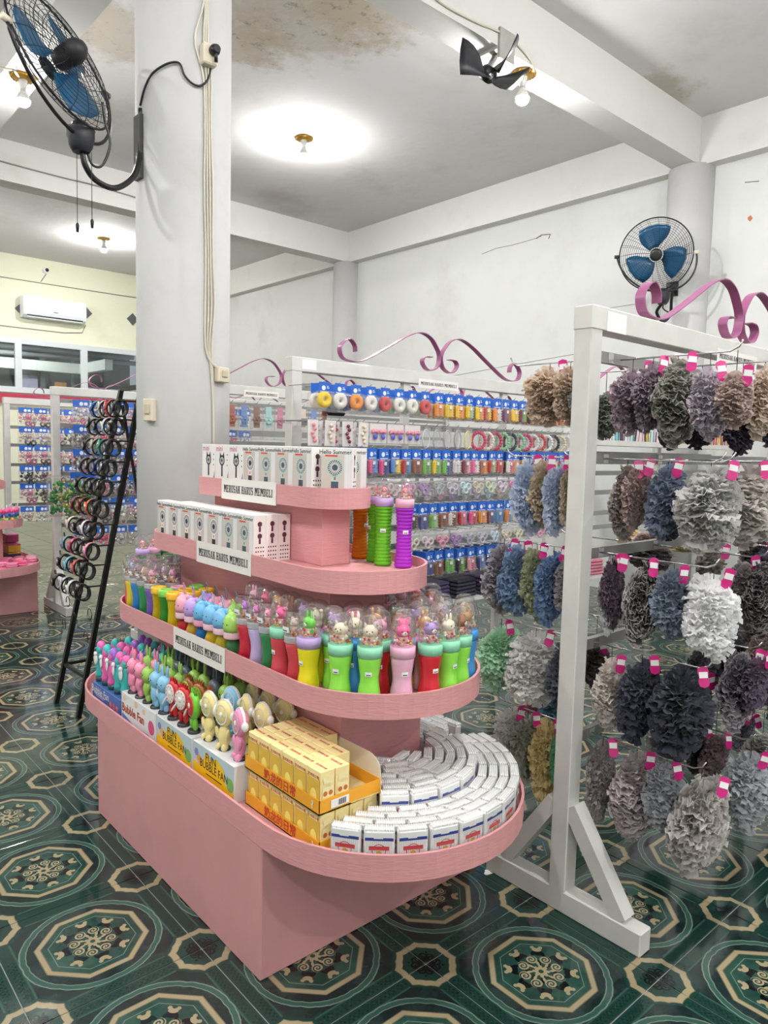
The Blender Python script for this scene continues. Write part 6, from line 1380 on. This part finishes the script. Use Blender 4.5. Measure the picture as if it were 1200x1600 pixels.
# bare fan blades under the cross beam
P = Vector((4.08, 3.6, ZB)); BF = thing('bare_ceiling_fan', 'bare black three blade fan under the cross beam without its cage', 'fan', P)
m_ = MB(); m_.box((.02, -.125, .02), (.16, .02, .2)); m_.box((0, -.02, -.012), (.14, .2, .02)); obj('wooden_mount', m_.mesh('wooden_mount', mat('mount_grey_wood', (170, 168, 162), .7, var=.3, vs=12)), BF)
hub = Vector(onY(764, 117, 3.42))-P; nb = ((CAM-P).normalized()*.7+CR*.5+Vector((0, 0, -.3))).normalized(); av = nb.cross(Vector((0, 0, 1))).normalized(); bv = av.cross(nb)
m_ = MB(); m_.tube([Vector((0, -.05, -.02)), hub*.6, hub-nb*.03], .022, 8); obj('stem', m_.mesh('stem', STEEL), BF)
m_ = MB(); m_.tube([hub-nb*.05, hub+nb*.02], .05, 14); obj('hub', m_.mesh('hub', BLACK), BF)
m_ = MB(); m_.tube([hub+nb*.02, hub+nb*.026], .02, 12); obj('hub_cap', m_.mesh('hub_cap', STEEL), BF)
for ang in (2.75, .95, -.05):
    V, F_ = [], []
    for i in range(6):
        q = .04+.24*i/5
        for j in range(4):
            s = j/3-.5; an = ang+s*(1.0-.35*i/5)+.25*i/5
            V.append(tuple(hub+(av*-math.cos(an)+bv*math.sin(an))*q+nb*(s*.17*(1 if ang > 0 else .7))))
    for i in range(5):
        for j in range(3): F_.append((i*4+j, i*4+j+1, i*4+j+5, i*4+j+4))
    m_ = MB(); m_.add(V, F_, 0, True); o = obj('blade', m_.mesh('blade', mat('blade_black', (24, 25, 32), .4)), BF); o.modifiers.new('thickness', 'SOLIDIFY').thickness = .004
cb_ = MB(); cb_.tube(spline([onY(x, y, 3.476) for x, y in ((640, -40), (690, 5), (745, 35), (770, 45), (800, 62), (830, 95), (834, 112))], 5), .008, 6); tag(obj('wall_cable', cb_.mesh('wall_cable', CABLE)), 'ivory twin cable along the cross beam to the bulb', 'cable')
cb_ = MB(); cb_.tube(spline([onY(x, y, 8.855) for x, y in ((-20, 246), (50, 265), (100, 278), (150, 290), (224, 312))], 4), .008, 5); tag(obj('wall_cable', cb_.mesh('wall_cable', mat('cable_grey', (140, 138, 134), .6))), 'grey cable clipped along the far cross beam', 'cable')
cb_ = MB(); cb_.tube(spline([Vector((1.61, 6.4, 4.32)), onX(14, 108, 1.612), onX(22, 110, 1.612), onZ(30, 122, 4.25)], 4), .008, 5); tag(obj('wall_cable', cb_.mesh('wall_cable', CABLE)), 'ivory cable looping to the bulb on the long beam', 'cable')
# ================================================================== air conditioner, camera, diamonds on the back wall
x0, x1 = onY(36, 485, YB-.2).x, onY(134, 490, YB-.2).x; zt, zb_ = onY(85, 470, YB-.2).z+.03, onY(85, 500, YB-.2).z
AC = thing('air_conditioner', 'white split air conditioner unit high on the cream back wall', 'air conditioner', ((x0+x1)/2, YB-.012, zb_))
pr = [(0, 0), (-.12, 0), (-.2, .04), (-.225, .1), (-.22, zt-zb_-.05), (-.19, zt-zb_), (0, zt-zb_)]
L = x1-x0; m_ = MB(); n = len(pr); V = [(s*L/2, y, z) for s in (-1, 1) for y, z in pr]
m_.add(V, [tuple(range(n)), tuple(reversed(range(n, 2*n)))]+[(i, (i+1) % n, n+(i+1) % n, n+i) for i in range(n)]); obj('housing', m_.mesh('housing', mat('ac_white', (232, 236, 240), .25)), AC)
m_ = MB(); m_.bar((-L*.44, -.17, .012), (L*.44, -.17, .012), .05, .016); obj('louvre', m_.mesh('louvre', WP), AC)
m_ = MB(); m_.bar((-L*.44, -.205, .035), (L*.44, -.205, .035), .03, .014); obj('air_slot', m_.mesh('air_slot', BLACK), AC)
m_ = MB(); m_.rect(-.04, .04, .115, .13, -.228); obj('logo_print', m_.mesh('logo_print', mat('logo_grey', (90, 96, 104), .5)), AC)
DIA = mat('diamond_tile', (96, 98, 98), .4, var=.4, vs=30)
for px, py, lab in ((207, 499, 'grey diamond wall tile beside the air conditioner'), (34, 483, 'grey diamond wall tile half hidden by the unit'), (134, 489, 'grey diamond wall tile peeking past the unit')):
    P = onY(px, py, YB); m_ = MB(); m_.box((0, 0, 0), (.165, .012, .165)); tag(obj('diamond_tile', m_.mesh('diamond_tile', DIA), None, (P.x, YB-.006, P.z), (0, PI/4, 0)), lab, 'tile', 'diamond tiles on the back wall')
P = onY(72, 422, YB-.08); cc = thing('security_camera', 'small white security camera with black lens on the back wall', 'camera', P)
m_ = MB(); m_.lathe([(.035, -.02), (.05, 0), (.05, .08), (.06, .082)], 16, 0, Matrix.Rotation(-PI/2, 4, 'X')); obj('camera_body', m_.mesh('camera_body', WP), cc); m_ = MB(); m_.ball((.01, -.02, 0), .032, 12, 8); obj('lens', m_.mesh('lens', BLACK), cc)
for k, L_ in enumerate((((-20, 429), (50, 440), (62, 442), (224, 467)), ((72, 428), (64, 440)), ((-20, 506), (100, 520), (128, 520), (134, 508)))):
    cb_ = MB(); cb_.tube([onY(x, y, YB-.008) for x, y in L_], .008, 5); tag(obj('wall_cable', cb_.mesh('wall_cable', MATS['cable_grey'])), ('thin grey cable across the back wall above the air conditioner', 'short grey cable dropping from the security camera', 'thin grey cable under the air conditioner')[k], 'cable', 'cables on the back wall')
# heart shaped scrap on the floor by the rack foot
P = onZ(762, 1364, 0); m_ = MB(); pts = [(.016*math.sin(t)**3*1.0, .001*(13*math.cos(t)-5*math.cos(2*t)-2*math.cos(3*t)-math.cos(4*t))) for t in [2*PI*i/18 for i in range(18)]]
m_.prism(pts, .0005, .003); tag(obj('paper_heart', m_.mesh('paper_heart', STK), None, P, (0, 0, .6)), 'tiny white heart scrap lying on the tiles by the rack foot', 'scrap')
